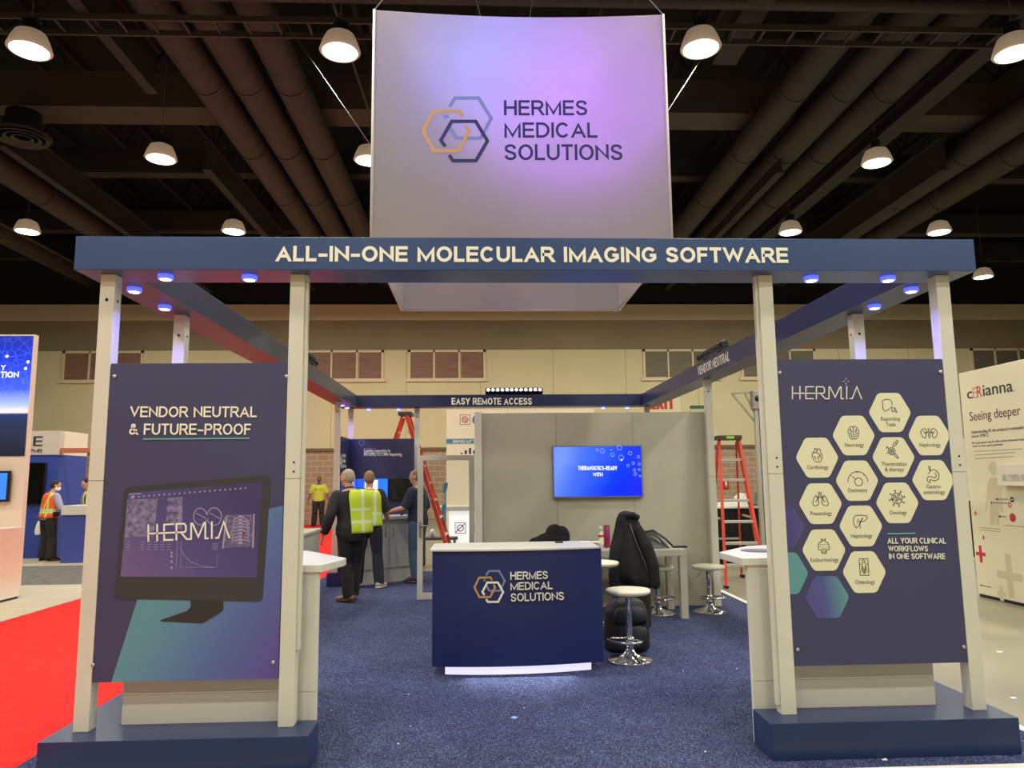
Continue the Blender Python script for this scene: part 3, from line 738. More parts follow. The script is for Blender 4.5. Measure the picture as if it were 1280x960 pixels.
sc_.build('screen_print', gradmat('violet_screen_print', [(0, (112, 96, 146)), (.5, (80, 74, 132)), (1, (62, 58, 106))], (.7, 0, .5), .4), mon)
st = MB(); st.prism([px2(*mq(*q), YQ) for q in ((450, 778), (636, 782), (636, 832), (620, 850), (515, 911), (278, 898), (278, 892), (432, 838), (450, 815))], FRQ, .001, .003)
st.build('stand_print', mat('dark_stand_print', (43, 46, 49), .4), pl)
SCANM = mat('scan_print', (84, 78, 124), .5, noise=(34, .3), rgb2=(146, 138, 180))
SCAN2 = mat('faint_scan_print', (82, 74, 118), .5, noise=(60, .3), rgb2=(126, 116, 156))
for qs, mm in (([(88, 205), (262, 198), (240, 412), (72, 420)], SCANM), ([(320, 195), (404, 188), (402, 380), (310, 330)], SCANM),
           ([(640, 290), (800, 290), (805, 470), (640, 480)], SCAN2)):
    q_ = MB(); q_.prism([px2(*mq(*q), YQ) for q in reversed(qs)], FRQ, .004, .0046); q_.build('scan_print', mm, mon)
lv = mat('pale_violet_line', (158, 148, 186), .5)
ln = MB()
def mst(mb, pts, w, closed=False, d0=.0046, d1=.0052): mb.stroke([px2(*mq(*q), YQ) for q in pts], w*S*YQ/F, FRQ, d0, d1, closed)
for k in range(22): mst(ln, [(150+k*29, 188-k*2.3), (160+k*29, 184-k*2.3)], 8)
mst(ln, [(100, 173), (170, 168)], 5); mst(ln, [(110, 190), (130, 188)], 16)
for cx, cy_, rx, ry in ((505, 300, 38, 48), (585, 300, 42, 50)):
    mst(ln, [(cx+rx*math.cos(a*PI/8), cy_+ry*math.sin(a*PI/8)) for a in range(16)], 5, True)
    for k in range(5): mst(ln, [(cx-rx*.6+k*12, cy_-20+k*7), (cx-rx*.2+k*12, cy_-10+k*6)], 6)
for k in range(8):                                                   # rib cage
    mst(ln, [(735-10, 305+k*18), (735-30-k*2, 312+k*18), (690-k*1, 330+k*17)], 5); mst(ln, [(735+10, 305+k*18), (765+k*2, 312+k*18), (785, 330+k*17)], 5)
for k in range(9): mst(ln, [(722, 300+k*19), (745, 300+k*19)], 12)
for xx in ((812, 285, 806, 480), (656, 300, 634, 482)): mst(ln, [(xx[0], xx[1]), (xx[2], xx[3])], 9)
for c in range(6):
    for r in range(4): mst(ln, [(82+c*(38 if c else 0)+(45 if c else 0)-r*1, 444+r*15), (104+c*38+(45 if c else 0)-r*1, 443+r*15)], 3)
for r in range(6): mst(ln, [(574, 455+r*7), (606, 454+r*7)], 2)
mst(ln, [(375, 440), (372, 520), (368, 590)], 2.5); mst(ln, [(390, 470), (410, 520), (450, 560), (520, 585), (600, 592)], 2.5); mst(ln, [(395, 590), (600, 592), (604, 515)], 1.5); mst(ln, [(396, 440), (392, 600)], 2)
for y in (500, 520, 550, 585): mst(ln, [(338, y), (345, y+14)], 9)
ln.build('screen_lines', lv, mon)
q_ = MB(); mst(q_, [(686, 388), (690, 405)], 12); q_.build('green_spot', mat('olive_spot', (150, 156, 110), .5), mon)
q_ = MB(); mst(q_, [(756, 385), (750, 415)], 14); q_.build('pink_spot', mat('mauve_spot', (150, 92, 122), .5), mon)
def hermia(mb, f, w, fr, d0, d1):
    """the thin-line word mark, f maps its 540x360 grid to the panel"""
    L = [[(140, 286), (140, 361)], [(183, 286), (183, 361)], [(140, 327), (318, 327), (323, 320), (323, 300), (314, 290), (277, 290), (277, 361)], [(264, 290), (217, 290), (217, 320)],
         [(217, 333), (217, 358), (262, 358)], [(300, 329), (328, 358), (349, 358), (349, 291), (355, 291), (384, 350), (412, 291), (418, 291), (418, 358), (434, 358)],
         [(450, 286), (450, 361)], [(466, 357), (482, 357), (508, 290), (536, 361)]]
    for l in L: mb.stroke([f(*q) for q in l], w, fr, d0, d1)
hb = MB()
def fh(x, y):
    u = (x-136)/402; v = (y-286)/75
    xx = 205+u*470; top = 345-u*22; bot = 442-u*18
    return px2(*mq(xx, top+v*(bot-top)), YQ)
hermia(hb, fh, 9*S*YQ/F, FRQ, .0052, .007); hb.build('lettering', LETTER, mon)
BOLT = mat('bolt_steel', (200, 200, 205), .3, .8)
def bolts(par, pts):
    for px, py in pts:
        v = at(px, py, YQ)
        q = MB(); q.lathe([(0, 0), (.011, 0), (.011, .006), (.008, .009), (0, .009)], 16, (v.x, YQ+.001, v.z), Matrix.Rotation(PI/2, 3, 'X')); q.build('bolt', BOLT, par)
bolts(pl, [(143.5, 470.5), (358, 470.5), (116.5, 831), (341.5, 828)])

# ------------------------------------------------------------------ the right poster
QXL, QXR = 1.846, 2.902
pr = poster_root('navy poster with white hexagons of medical icons under white lettering', QXL, QXR)
z0 = at(1100, 830.5, YQ).z; z1 = at(1075, 449, YQ).z
MB().box(QXL, QXR, YQ+.002, YQ+.022, z0, z1).build('panel', NAVYP, pr)
hb = MB()
hermia(hb, lambda x, y: px2(960+x/4.571, 420+y/4.571, YQ), 1.25*YQ/F, FRQ, .0, .0018)
for a in range(4):
    c, s = math.cos(a*PI/2), math.sin(a*PI/2)
    hb.stroke([px2(960+(446+8*c)/4.571, 420+(259+8*s)/4.571, YQ), px2(960+(446+20*c)/4.571, 420+(259+20*s)/4.571, YQ)], .0025, FRQ, 0, .0018)
hb.build('lettering', LETTER, pr)
b = MB(); pxpoly(b, [(1109, 668), (1144, 667.3), (1144, 665.8), (1109, 666.5)], YQ, -.002, .0) if False else pxpoly(b, [(1109, 668), (1144, 667.3), (1144, 665.8), (1109, 666.5)], YQ, 0, .002)
b.build('underline', TEAL, pr)
textpx('lettering', 'ALL YOUR CLINICAL', LETTER, pr, 1109.5, 672.2, 1182.5, 679.4, YQ, bold=.012)
textpx('lettering', 'WORKFLOWS', LETTER, pr, 1110.3, 682.3, 1160, 689.2, YQ, bold=.012)
textpx('lettering', 'IN ONE SOFTWARE', LETTER, pr, 1111.5, 691.6, 1181.5, 698.8, YQ, bold=.012)
HU = YQ/F                                             # one photo pixel on the poster
HEXP = mat('cream_hexagon_print', (228, 224, 192), .5)
def clipx(pts, xmin, xmax):
    for lim, sg in ((xmin, 1), (xmax, -1)):
        out = []
        for i in range(len(pts)):
            a, c = pts[i-1], pts[i]; ina = sg*(a[0]-lim) >= 0; inc = sg*(c[0]-lim) >= 0
            if ina != inc: t = (lim-a[0])/(c[0]-a[0]); out.append((lim, a[1]+t*(c[1]-a[1])))
            if inc: out.append(c)
        pts = out
    return pts
def hexa(px, py, m, name='hexagon', rim=True):
    cx, cz = px2(px, py, YQ); w, h = 28*HU*1.0, 24.8*HU*1.02
    def poly(k): return rpoly([(cx+k*w, cz), (cx+k*w*.5, cz+k*h), (cx-k*w*.5, cz+k*h), (cx-k*w, cz), (cx-k*w*.5, cz-k*h), (cx+k*w*.5, cz-k*h)], .022*k)
    b = MB(); b.prism(clipx(poly(1), QXL, QXR), FRQ, .0, .0012); o = b.build(name, m, pr)
    return o, cx, cz
def circ(cx, cy, r, n=14, a0=0, a1=2*PI, ry=None):
    return [(cx+r*math.cos(a0+(a1-a0)*k/n), cy+(ry or r)*math.sin(a0+(a1-a0)*k/n)) for k in range(n+(0 if abs(a1-a0-2*PI) < 1e-6 else 1))]
IC = {  # strokes in a -10..10 box: (points, closed)
 'heart': [([(-3, 6), (-6, 3), (-7, -1), (-5, -6), (0, -10), (4, -9), (7, -4), (7, 1), (5, 4)], False), ([(-3, 6), (-3, 9), (0, 9), (0, 7), (3, 9), (5, 8), (5, 4)], False), ([(-5, 3), (-1, 4), (4, 1), (5, -4)], False), ([(0, 4), (1, 8)], False), ([(-4, -1), (-2, -5)], False), ([(4, 0), (1, -3), (2, -7)], False)],
 'brain': [([(0, 8), (-3, 9), (-6, 6), (-8, 2), (-7, -2), (-6, -6), (-3, -9), (0, -8)], False), ([(0, 8), (3, 9), (6, 6), (8, 2), (7, -2), (6, -6), (3, -9), (0, -8)], False), ([(0, 8), (0, -8)], False), ([(-3, 6), (-5, 3), (-2, 2), (-4, -1), (-6, -1)], False), ([(3, 6), (5, 3), (2, 2), (4, -1), (6, -1)], False), ([(-2, -2), (-4, -4), (-2, -6)], False), ([(2, -2), (4, -4), (2, -6)], False)],
 'cursor': [([(-9, 7), (-4, 10), (3, 9), (5, 6), (5, 1)], False), ([(-9, 7), (-8, 2), (-9, -3), (-6, -7), (-1, -5), (1, -3)], False), ([(3, -1), (5, -8), (7, -6), (10, -9), (11, -7), (8, -4), (10, -3)], True)],
 'kidneys': [([(-3, 2), (-5, 6), (-9, 6), (-12, 1), (-10, -5), (-6, -7), (-4, -3), (-6, 0)], True), ([(3, 2), (5, 6), (9, 6), (12, 1), (10, -5), (6, -7), (4, -3), (6, 0)], True), ([(-1, 7), (-1, -7)], False), ([(1, 7), (1, -7)], False), ([(-1, 1), (-6, 0)], False), ([(1, 1), (6, 0)], False), ([(-6, 0), (-8, 3)], False), ([(6, 0), (8, 3)], False)],
 'syringe': [(circ(-1, -1, 5), True), (circ(-1, -1, 3), True), ([(2, -5), (6, -11), (8, -10), (4, -4)], False), ([(1, 7), (4, 11), (8, 14), (9, 12), (5, 7), (2, 5)], True), ([(5, 10), (7, 8)], False), ([(-5, 3), (-8, 6)], False), ([(-6, 4), (-9, 3)], False), ([(-6, -3), (-9, -4)], False), ([(-3, -1), (1, -1)], False), ([(-1, -3), (-1, 1)], False)],
 'dial': [(circ(0, -5, 14, 14, 0, PI), False), (circ(1, -5, 5.5), True), ([(-4, -1), (-8, 3)], False)]+[([(12*math.cos(a), -5+12*math.sin(a)), (14*math.cos(a), -5+14*math.sin(a))], False) for a in (PI/4, PI/2, 3*PI/4)],
 'stomach': [([(-3, 12), (-3, 7), (-4, 3), (-7, 1)], False), ([(-5, 12), (-5, 8), (-3, 5), (2, 7), (7, 4), (9, -1), (7, -7), (1, -9), (-4, -7), (-6, -11), (-4, -12)], False), ([(-7, -11), (-9, -7), (-7, -3), (-2, -3), (2, -5), (5, -2), (3, 3)], False)],
 'lungs': [([(0, 11), (0, 2)], False), ([(-2, 11), (-2, 3), (-5, 0)], False), ([(2, 11), (2, 3), (5, 0)], False), ([(-3, 3), (-6, 6), (-9, 2), (-11, -5), (-9, -8), (-4, -7), (-2, -4), (-3, 3)], True), ([(3, 3), (6, 6), (9, 2), (11, -5), (9, -8), (4, -7), (2, -4), (3, 3)], True), ([(-4, 0), (-7, -3)], False), ([(4, 0), (7, -3)], False)],
 'cell': [(circ(0, 0, 7.5, 16), True)]+[([(7.5*math.cos(a), 7.5*math.sin(a)), (11*math.cos(a), 11*math.sin(a))], False) for a in [k*PI/4+.2 for k in range(8)]]+[([(11*math.cos(a)-1.6*math.sin(a), 11*math.sin(a)+1.6*math.cos(a)), (11*math.cos(a)+1.6*math.sin(a), 11*math.sin(a)-1.6*math.cos(a))], False) for a in [k*PI/4+.2 for k in range(8)]]+[(circ(x, y, 1.5, 8), True) for x, y in ((-3, 3), (2, 4), (4, -1), (-1, -4), (-5, -1), (0, 0))],
 'liver': [([(-9, 6), (-6, 9), (2, 9), (9, 8), (10, 5), (5, 1), (1, 1), (-2, -4), (-7, -8), (-9, -4), (-10, 1)], True), ([(-1, -9), (-1, 0), (-4, 4)], False), ([(-1, 0), (3, 5)], False), ([(-3, -2), (-5, 1)], False), ([(2, 6), (2, 4), (4, 4)], False)],
 'thyroid': [([(-3, 10), (-2, 6), (-6, 4), (-8, -1), (-7, -5), (-3, -6), (0, -4), (3, -6), (7, -5), (8, -1), (6, 4), (2, 6), (3, 10)], False), ([(-3, 10), (0, 7), (3, 10)], False), ([(-3, -6), (-3, -10), (3, -10), (3, -6)], False), ([(-3, -8), (3, -8)], False)]+[([(x, y), (x+1.2, y)], False) for x, y in ((-5, 2), (-6, -1), (-4, -3), (4, 2), (5, -1), (3, -3), (-2, 2), (1, 2), (-1, -1))],
 'scanner': [([(-6, 11), (6, 11), (6, -11), (-6, -11)], True), (circ(0, 7.5, 2, 10), True), ([(-2, 5), (-3, 0), (-3, -5)], False), ([(2, 5), (3, 0), (3, -5)], False), ([(-1.5, 1), (-1.5, -9)], False), ([(1.5, 1), (1.5, -9)], False), ([(0, -2), (0, -9)], False), ([(-6, 4), (-4, 4)], False), ([(6, 4), (4, 4)], False), ([(-6, -6), (-4, -6)], False), ([(6, -6), (4, -6)], False)],
}
HX = [(1112.5, 515.6, ['Reporting', 'Tools'], 'cursor', -1, 8), (1067.2, 544.3, ['Neurology'], 'brain', 0, 3.5), (1161.7, 544.3, ['Nephrology'], 'kidneys', 0, 3), (1117, 571.4, ['Theranostics', '& therapy'], 'syringe', -1, 8.5),
      (1021.5, 572, ['Cardiology'], 'heart', 0, 3), (1071.4, 600.7, ['Dosimetry'], 'dial', 1, 3), (1166.7, 600, ['Gastro-', 'enterology'], 'stomach', 0, 7), (1025.7, 629.5, ['Pneumology'], 'lungs', 0, 4.5),
      (1121.8, 628.5, ['Oncology'], 'cell', 0, 5.5), (1076.2, 657.5, ['Hepatology'], 'liver', 0, 5), (1030, 687.5, ['Endocrinology'], 'thyroid', 0, 5), (1080.5, 715, ['Osteology'], 'scanner', 0, 6)]
for px, py, words, ic, dx, up in HX:
    o, cx, cz = hexa(px, py, HEXP)
    b = MB()
    for pts, closed in IC[ic]:
        b.stroke([(cx+(x*.92+dx)*HU, cz+(y*.92+up)*HU) for x, y in pts], .85*HU, FRQ, .0012, .0018, closed)
    b.build('icon', INK, o)
    for k, wd in enumerate(words):
        wpx = len(wd)*2.75
        if wd in ('Tools',): wpx = 12.5
        zt = (-14.5-k*7 if len(words) == 1 else -10.5-k*7.2)
        if ic == 'syringe': zt = -11-k*7
        hh = 5.0+(1.5 if any(ch in wd for ch in 'gyp') else 0); zz = zt-(1.5 if any(ch in wd for ch in 'gyp') else 0)
        text('lettering', wd, GREYINK, o, Fr((cx-wpx/2*HU, YQ+.002-.0012, cz+zz*HU), (1, 0, 0), (0, 0, 1)), wpx*HU, hh*HU, .0006, .004)
GV = gradmat('violet_teal_hexagon', [(0, (84, 74, 142)), (.45, (80, 84, 150)), (1, (98, 158, 156))], (.9, 0, .1), .4)
GV2 = gradmat('violet_hexagon', [(0, (70, 66, 128)), (1, (84, 76, 140))], (1, 0, 0), .4)
GV3 = gradmat('teal_hexagon', [(0, (94, 150, 160)), (1, (98, 152, 158))], (1, 0, 0), .4)
hexa(1034, 746.5, GV); hexa(979, 658.7, GV2); hexa(983, 716.7, GV3)
bolts(pr, [(974.5, 466), (1175.5, 464.8), (997, 812), (1204.5, 808.5)])

# ------------------------------------------------------------------ hanging banner box
def fabric_mat():
    m = bpy.data.materials.new('banner_fabric'); m.use_nodes = True; nt = m.node_tree; b = nt.nodes['Principled BSDF']
    b.inputs['Base Color'].default_value = lin((160, 152, 152)); b.inputs['Roughness'].default_value = .8
    tl = nt.nodes.new('ShaderNodeBsdfTranslucent'); tl.inputs[0].default_value = lin((226, 224, 224))
    mx = nt.nodes.new('ShaderNodeMixShader'); mx.inputs[0].default_value = .45
    nt.links.new(b.outputs[0], mx.inputs[1]); nt.links.new(tl.outputs[0], mx.inputs[2])
    nt.links.new(mx.outputs[0], nt.nodes['Material Output'].inputs['Surface'])
    MATS['banner_fabric'] = m; return m
FAB = fabric_mat()
BY = 7.28; BX0, BX1, BZ0, BZ1 = -1.09, 1.97, 3.965, 6.49; BD = 2.95
bn = thing('hanging_banner', 'square white fabric banner box hanging above the booth', 'banner', ((BX0+BX1)/2, BY+BD/2, BZ0))
def panel_sag(x0, x1, y, name, thick=.012):
    b = MB(); n = 16; top = []; rs = []
    for k in range(n+1):
        t = k/n; x = x0+(x1-x0)*t; z = BZ1-.055*math.sin(PI*t)
        rs.append([Vector((x, y, BZ0)), Vector((x, y+thick, BZ0)), Vector((x, y+thick, z)), Vector((x, y, z))])
    b.rings(rs, smooth=False); return b.build(name, FAB, bn)
fp = panel_sag(BX0, BX1, BY, 'front_face'); panel_sag(BX0, BX1, BY+BD, 'back_face')
MB().box(BX0, BX0+.012, BY+.013, BY+BD-.001, BZ0, BZ1).build('side_face', FAB, bn); MB().box(BX1-.012, BX1, BY+.013, BY+BD-.001, BZ0, BZ1).build('side_face', FAB, bn)
b = MB()
for z in (BZ0-.01, BZ1):
    b.tube([(BX0, BY, z), (BX1, BY, z)], .016, 8) if z < 4 else None
    for x in (BX0, BX1): b.tube([(x, BY, z), (x, BY+BD, z)], .016, 8)
    b.tube([(BX0, BY+BD, z), (BX1, BY+BD, z)], .016, 8)
for x in (BX0, BX1):
    for y in (BY, BY+BD): b.tube([(x, y, BZ0), (x, y, BZ1)], .014, 8)
b.build('tube_frame', mat('pale_tube', (214, 208, 206), .4), bn)
BNAVY = mat('banner_navy_print', (28, 20, 96), .6); BBLUE = mat('banner_blue_print', (116, 128, 196), .6)
for s, x0, y0, x1, y1 in (('HERMES', 630, 125.3, 734.5, 144.3), ('MEDICAL', 630.5, 153, 747, 172.2), ('SOLUTIONS', 630.5, 180.3, 778.5, 200.3)):
    textpx('lettering', s, BNAVY, fp, x0, y0, x1, y1, BY-.001, bold=.014)
def logo(f, w, fr, d, cols, par):
    A = [(432, 357), (450, 327), (529, 327), (571, 395), (535, 461), (455, 461), (432, 424)]
    A2 = [(412, 389), (429, 389)]
    G = [(476, 388), (464, 371), (379, 371), (343, 437), (380, 503), (461, 503), (498, 437), (486, 420)]
    N = [(418, 489), (403, 468), (439, 405), (519, 405), (558, 470), (520, 536), (443, 536), (431, 517)]
    for nm, P, c, k in (('logo_hexagon', A, cols[0], 0), ('logo_hexagon', G, cols[1], 1), ('logo_hexagon', N, cols[2], 2)):
        b = MB(); b.stroke([f(*q) for q in P], w, fr, d+k*.0012, d+.0012+k*.0012)
        if k == 0: b.stroke([f(*q) for q in A2], w, fr, d, d+.0012)
        b.build(nm, c, par)
FRB = Fr((0, BY-.0005, 0), (1, 0, 0), (0, 0, 1))
logo(lambda x, y: px2(400+x*.375, y*.375, BY), 4.6*BY/F, FRB, .0, (BBLUE, mat('banner_gold_print', (190, 146, 100), .6), BNAVY), fp)
b = MB()
for px, py, qx, qy in ((466, 15, 523, 0), (830, 19, 752, 0), (640, 22, 614, -2), (672, 22, 662, 0)):
    pass
for c0, c1 in (((BX0, BY, BZ1), (BX0+1.0, BY+1.5, 9.2)), ((BX1, BY, BZ1), (BX1-1.0, BY+1.5, 9.2)), ((BX0, BY+BD, BZ1-.8), (BX0-2.0, BY+BD+1, 8.9)), ((BX1, BY+BD, BZ1-.8), (BX1+2.0, BY+BD+1, 8.9)),
               ((.2, BY+1.2, BZ1), (-.2, BY+2.5, 9.1)), ((.5, BY+1.2, BZ1), (.9, BY+2.5, 9.1))):
    q = MB(); q.tube([c0, c1], .006, 6); q.build('suspension_cable', mat('cable_grey', (120, 114, 106), .5), bn)
MB().bar((BX0, BY+1.2, BZ1), (BX1, BY+1.2, BZ1), .03, .03).build('cross_tube', STEEL, bn)
# unseen violet and blue spots added inside the box for the fabric's glow
add_light('added_violet_wash', 'SPOT', (1.0, BY+.85, 5.55), 520, (.42, .10, 1.0), aim=(.98, BY, 5.60), size=.12, spot=2.75, blend=1.0)
add_light('added_blue_wash', 'SPOT', (.15, BY+.85, 5.95), 270, (.15, .21, 1.0), aim=(.15, BY, 5.95), size=.12, spot=2.75, blend=1.0)

# ------------------------------------------------------------------ reception counter
rc = thing('reception_counter', 'navy curved reception counter with white top and logo', 'counter', (.31, 6.6, 0))
def arc(x0, y0, x1, y1, sag, n=20):
    pts = []
    for k in range(n+1):
        t = k/n; pts.append((x0+(x1-x0)*t, y0+(y1-y0)*t-sag*4*t*(1-t)))
    return pts
fa = arc(-.405, 6.34, 1.02, 6.40, .075)
MB().plan(fa+[(1.02, 6.95), (-.405, 6.90)], .075, 1.0).build('body', NAVY, rc, .004)
MB().plan(arc(-.425, 6.32, 1.0, 6.385, .08)+[(1.0, 6.98), (-.425, 6.92)], 1.0, 1.018).build('counter_top', WHITE2, rc, .003)
fb = arc(-.30, 6.40, .92, 6.455, .07)
MB().plan(fb+[(.92, 6.8), (-.30, 6.8)], 0, .075).build('lit_base', mat('lit_base_strip', (226, 224, 255), .5, emit=.95), rc)
add_light('base_glow', 'AREA', (.31, 6.20, .072), 7.0, (.9, .9, 1.0), aim=(.31, 6.12, 0), size=.9)
def fcur(px, py):
    """photo point -> point on the counter's curved front"""
    v = at(px, py, 6.30); t = (v.x+.405)/1.425; y = 6.34+.06*t-.075*4*t*(1-t); v = at(px, py, y); return v
for s, x0, y0, x1, y1, yr in (('HERMES', 637.8, 714.6, 684.5, 724.3, 724), ('MEDICAL', 638, 727.8, 690.3, 737.3, 736.6), ('SOLUTIONS', 638.3, 741.5, 704.6, 751.5, 750)):
    a = fcur(x0, y1); b_ = fcur(x1, yr); c = fcur(x0, y0)
    u = b_-a; fr = Fr(a+Vector((0, -.012, 0)), (u.x, u.y, 0), (0, 0, 1))
    text('lettering', s, LETTER, rc, fr, u.length, c.z-a.z, .012, .008)
lf = fcur(592, 733); lg = fcur(632, 733)
frl = Fr((lf.x, lf.y-.010, 0), (lg.x-lf.x, lg.y-lf.y, 0), (0, 0, 1)); ll = (lg-lf).length
zt = fcur(612, 713).z; zbt = fcur(612, 753).z
logo(lambda x, y: ((x-337)/(577-337)*ll, zbt+(540-y)/(540-323)*(zt-zbt)), .0165, frl, -.004, (mat('grey_blue_print', (122, 130, 160), .5), GOLD, LETTER), rc)

# ------------------------------------------------------------------ booth back room: grey wall, TV, door
WALLG = mat('grey_booth_wall', (172, 168, 150), .6, noise=(2, .03))
YW = 9.50
iw = struct('wall_inner', MB().box(.017, 2.905, YW, YW+.08, 0, 2.435), WALLG, label='grey booth wall carrying the television', cat='wall')
struct('wall_inner_side', MB().box(-.075, .017, YW-.08, YW+.09, 0, 2.445), mat('pale_grey_post', (206, 202, 190), .5), label='pale end post of the grey booth wall', cat='wall')
struct('wall_inner_return', MB().box(-.06, .0, YW+.09, 10.33, 0, 2.435), WALLG, label='return of the grey booth wall toward the glass door', cat='wall')
b = MB()
for px in (695, 790.5): b.box(at(px, 530, YW).x-.003, at(px, 530, YW).x+.003, YW-.0015, YW, 0, 2.435)
struct('trim_3', b, mat('wall_joint_grey', (132, 128, 112), .7), label='thin vertical joints of the grey booth wall', cat='trim')
tv = thing('television', 'wall television with blue slide THERANOSTICS-READY WITH', 'television', (1.5, YW-.03, 1.35))
x0, x1 = at(690.7, 557, 9.44).x, at(802, 557, 9.44).x; zt0, zb0 = at(746, 557, 9.44).z, at(746, 622.3, 9.44).z
MB().box(x0, x1, 9.44, YW-.012, zb0, zt0).build('bezel', mat('silver_bezel', (120, 124, 150), .3, .5), tv, .003)
MB().box(x0+.2, x1-.2, YW-.014, YW, zb0+.15, zt0-.15).build('wall_mount', BLACK, tv)
sm = .014
scr = MB().box(x0+sm, x1-sm, 9.4385, 9.4395, zb0+sm*1.5, zt0-sm).build('screen', gradmat('blue_slide', [(0, (96, 130, 250)), (.25, (52, 92, 246)), (.6, (10, 50, 236)), (1, (4, 14, 214))], (.85, 0, -.25), .15, emit=.85, noise=.25), tv)
LEDT = mat('glowing_text', (235, 240, 255), .5, emit=.9)
textpx('lettering', 'THERANOSTICS-READY', LEDT, scr, 722.5, 582.6, 771.5, 587.6, 9.438, bold=.01, d=.001)
textpx('lettering', 'WITH', LEDT, scr, 741.2, 590.8, 753.2, 595.4, 9.438, bold=.01, d=.001)
b = MB(); fr = Fr((0, 9.438, 0), (1, 0, 0), (0, 0, 1))
for hx, hy, r in ((753, 563.6, 2.9), (774, 559.5, 3), (765.5, 568.5, 2.4), (776.5, 572, 3.4), (787.5, 566.5, 2.4), (746.5, 562, 1.4), (785, 582, 1.8), (793, 587.5, 1.6), (791.5, 579, 1.7), (799, 580, 1.5), (798, 571, 1.8), (794, 592.5, 1.9), (799, 587, 1.5), (764, 562.5, .8), (800, 595, .9)):
    cx, cz = px2(hx, hy, 9.438); rr = r*9.438/F
    b.stroke([(cx+rr*math.cos(k*PI/3), cz+rr*math.sin(k*PI/3)) for k in range(6)], .006, fr, 0, .0006, True)
b.build('slide_hexagons', mat('slide_line', (120, 160, 250), .5, emit=.7), scr)
b = MB(); cx, cz = px2(777, 574.8, 9.438); b.prism(circ(cx, cz, .011, 10), fr, 0, .0008); b.build('slide_dot', LEDT, scr)

# glass door
DY = 10.33
dr = thing('door_1', 'glass door in a pale grey frame left of the grey booth wall', 'door', (-.48, DY, 0), kind='structure')
xl, xr = -.865, -.085; zt_ = at(556, 569, DY).z
FM = mat('pale_door_frame', (196, 192, 182), .45)
b = MB().box(xl, xl+.075, DY, DY+.05, .0, zt_).box(xr-.075, xr, DY, DY+.05, .0, zt_).box(xl+.075, xr-.075, DY, DY+.05, 0, .085).box(xl+.075, xr-.075, DY, DY+.05, zt_-.07, zt_)
b.build('door_frame', FM, dr, .003)
g = bpy.data.materials.new('clear_glass'); g.use_nodes = True; nt = g.node_tree
tb = nt.nodes.new('ShaderNodeBsdfTransparent'); tb.inputs[0].default_value = (.93, .95, .94, 1); gb = nt.nodes.new('ShaderNodeBsdfGlossy'); gb.inputs['Roughness'].default_value = .02
mx = nt.nodes.new('ShaderNodeMixShader'); fz = nt.nodes.new('ShaderNodeFresnel'); fz.inputs[0].default_value = 1.25
nt.links.new(fz.outputs[0], mx.inputs[0]); nt.links.new(tb.outputs[0], mx.inputs[1]); nt.links.new(gb.outputs[0], mx.inputs[2]); nt.links.new(mx.outputs[0], nt.nodes['Material Output'].inputs['Surface'])
MB().box(xl+.075, xr-.075, DY+.02, DY+.028, .085, zt_-.07).build('door_glass', g, dr)
hx = xl+.04; hz = at(527, 657, DY).z
MB().tube([(hx, DY, hz), (hx, DY-.05, hz), (hx+.1, DY-.055, hz)], .012, 10).box(hx-.018, hx+.018, DY-.008, DY, hz-.16, hz+.05).build('door_handle', STEEL, dr)
# ------------------------------------------------------------------ table, stools, bags
tb_ = thing('bar_table', 'grey square-legged high table against the grey wall', 'table', (1.6, 8.98, 0))
TX0, TX1, TY0, TY1, TZ = .62, 2.36, 8.62, 9.34, .80
TZ = at(857, 686.8, 8.62).z
TG = mat('grey_table_laminate', (176, 172, 158), .4, noise=(4, .04))
MB().box(TX0, TX1, TY0, TY1, TZ-.075, TZ).build('tabletop', TG, tb_, .003)
for x in (TX0, TX1-.085):
    for y in (TY0+.002, TY1-.087): MB().box(x+.002, x+.083, y, y+.085, 0, TZ-.075).build('leg', TG, tb_, .002)
SEATM = mat('cream_vinyl', (224, 218, 192), .4, noise=(6, .02))
def stool(p, h, rot, label, first=[None]):
    t = thing('bar_stool', label, 'stool', (0, 0, 0), 'white seat chrome bar stools', local=True)
    MB().lathe([(0, h-.055), (.13, h-.056), (.185, h-.045), (.2, h-.024), (.192, h-.006), (.15, h), (0, h+.002)], 36).build('seat', SEATM, t)
    MB().lathe([(.034, .02), (.034, .17), (.031, .175), (.028, .2), (.028, h-.05), (.06, h-.052)], 20).lathe([(.026, .16), (.044, .16), (.044, .2), (.026, .2)], 20).build('column', CHROME, t)
    MB().lathe([(0, .0), (.195, .0), (.2, .006), (.19, .014), (.11, .035), (.05, .065), (.034, .1), (0, .1)], 40).build('base', CHROME, t)
    ring = [(.15*math.cos(a), -.10+.11*math.sin(a), .185) for a in [PI*.5+2*PI*k/24 for k in range(1, 24)]]
    MB().tube([(0, -.01, .185)]+[(0, .0-.0, .185)]+ring[3:20]+[(0, -.01, .185)], .012, 8).build('footrest', CHROME, t)
    MB().tube([(0, 0, h-.06), (-.08, 0, h-.075), (-.15, 0, h-.14)], .006, 6).build('lever', CHROME, t)
    t.location = p; t.rotation_euler = (0, 0, rot); return t
p = fl(789, 827, 0); stool((p.x, p.y+.05, 0), .615, -.6, 'white bar stool standing in front of the black luggage beside the counter')
p = fl(889, 766, 0); stool((p.x, p.y+.05, 0), .55, .1, 'white bar stool alone at the right of the grey table')
p = fl(824, 768, 0); stool((p.x, p.y+.05, 0), .555, .9, 'white bar stool partly under the table, behind the draped jacket')
p = at(749, 707, 7.5); stool((p.x, 7.52, 0), .775, -1.9, 'white bar stool half hidden behind the counter right end')

CLOTHB = mat('black_cloth', (17, 17, 19), .85, noise=(14, .3), bump=(30, .25))
NYLON = mat('black_nylon', (20, 21, 26), .6, noise=(20, .25), bump=(90, .15))
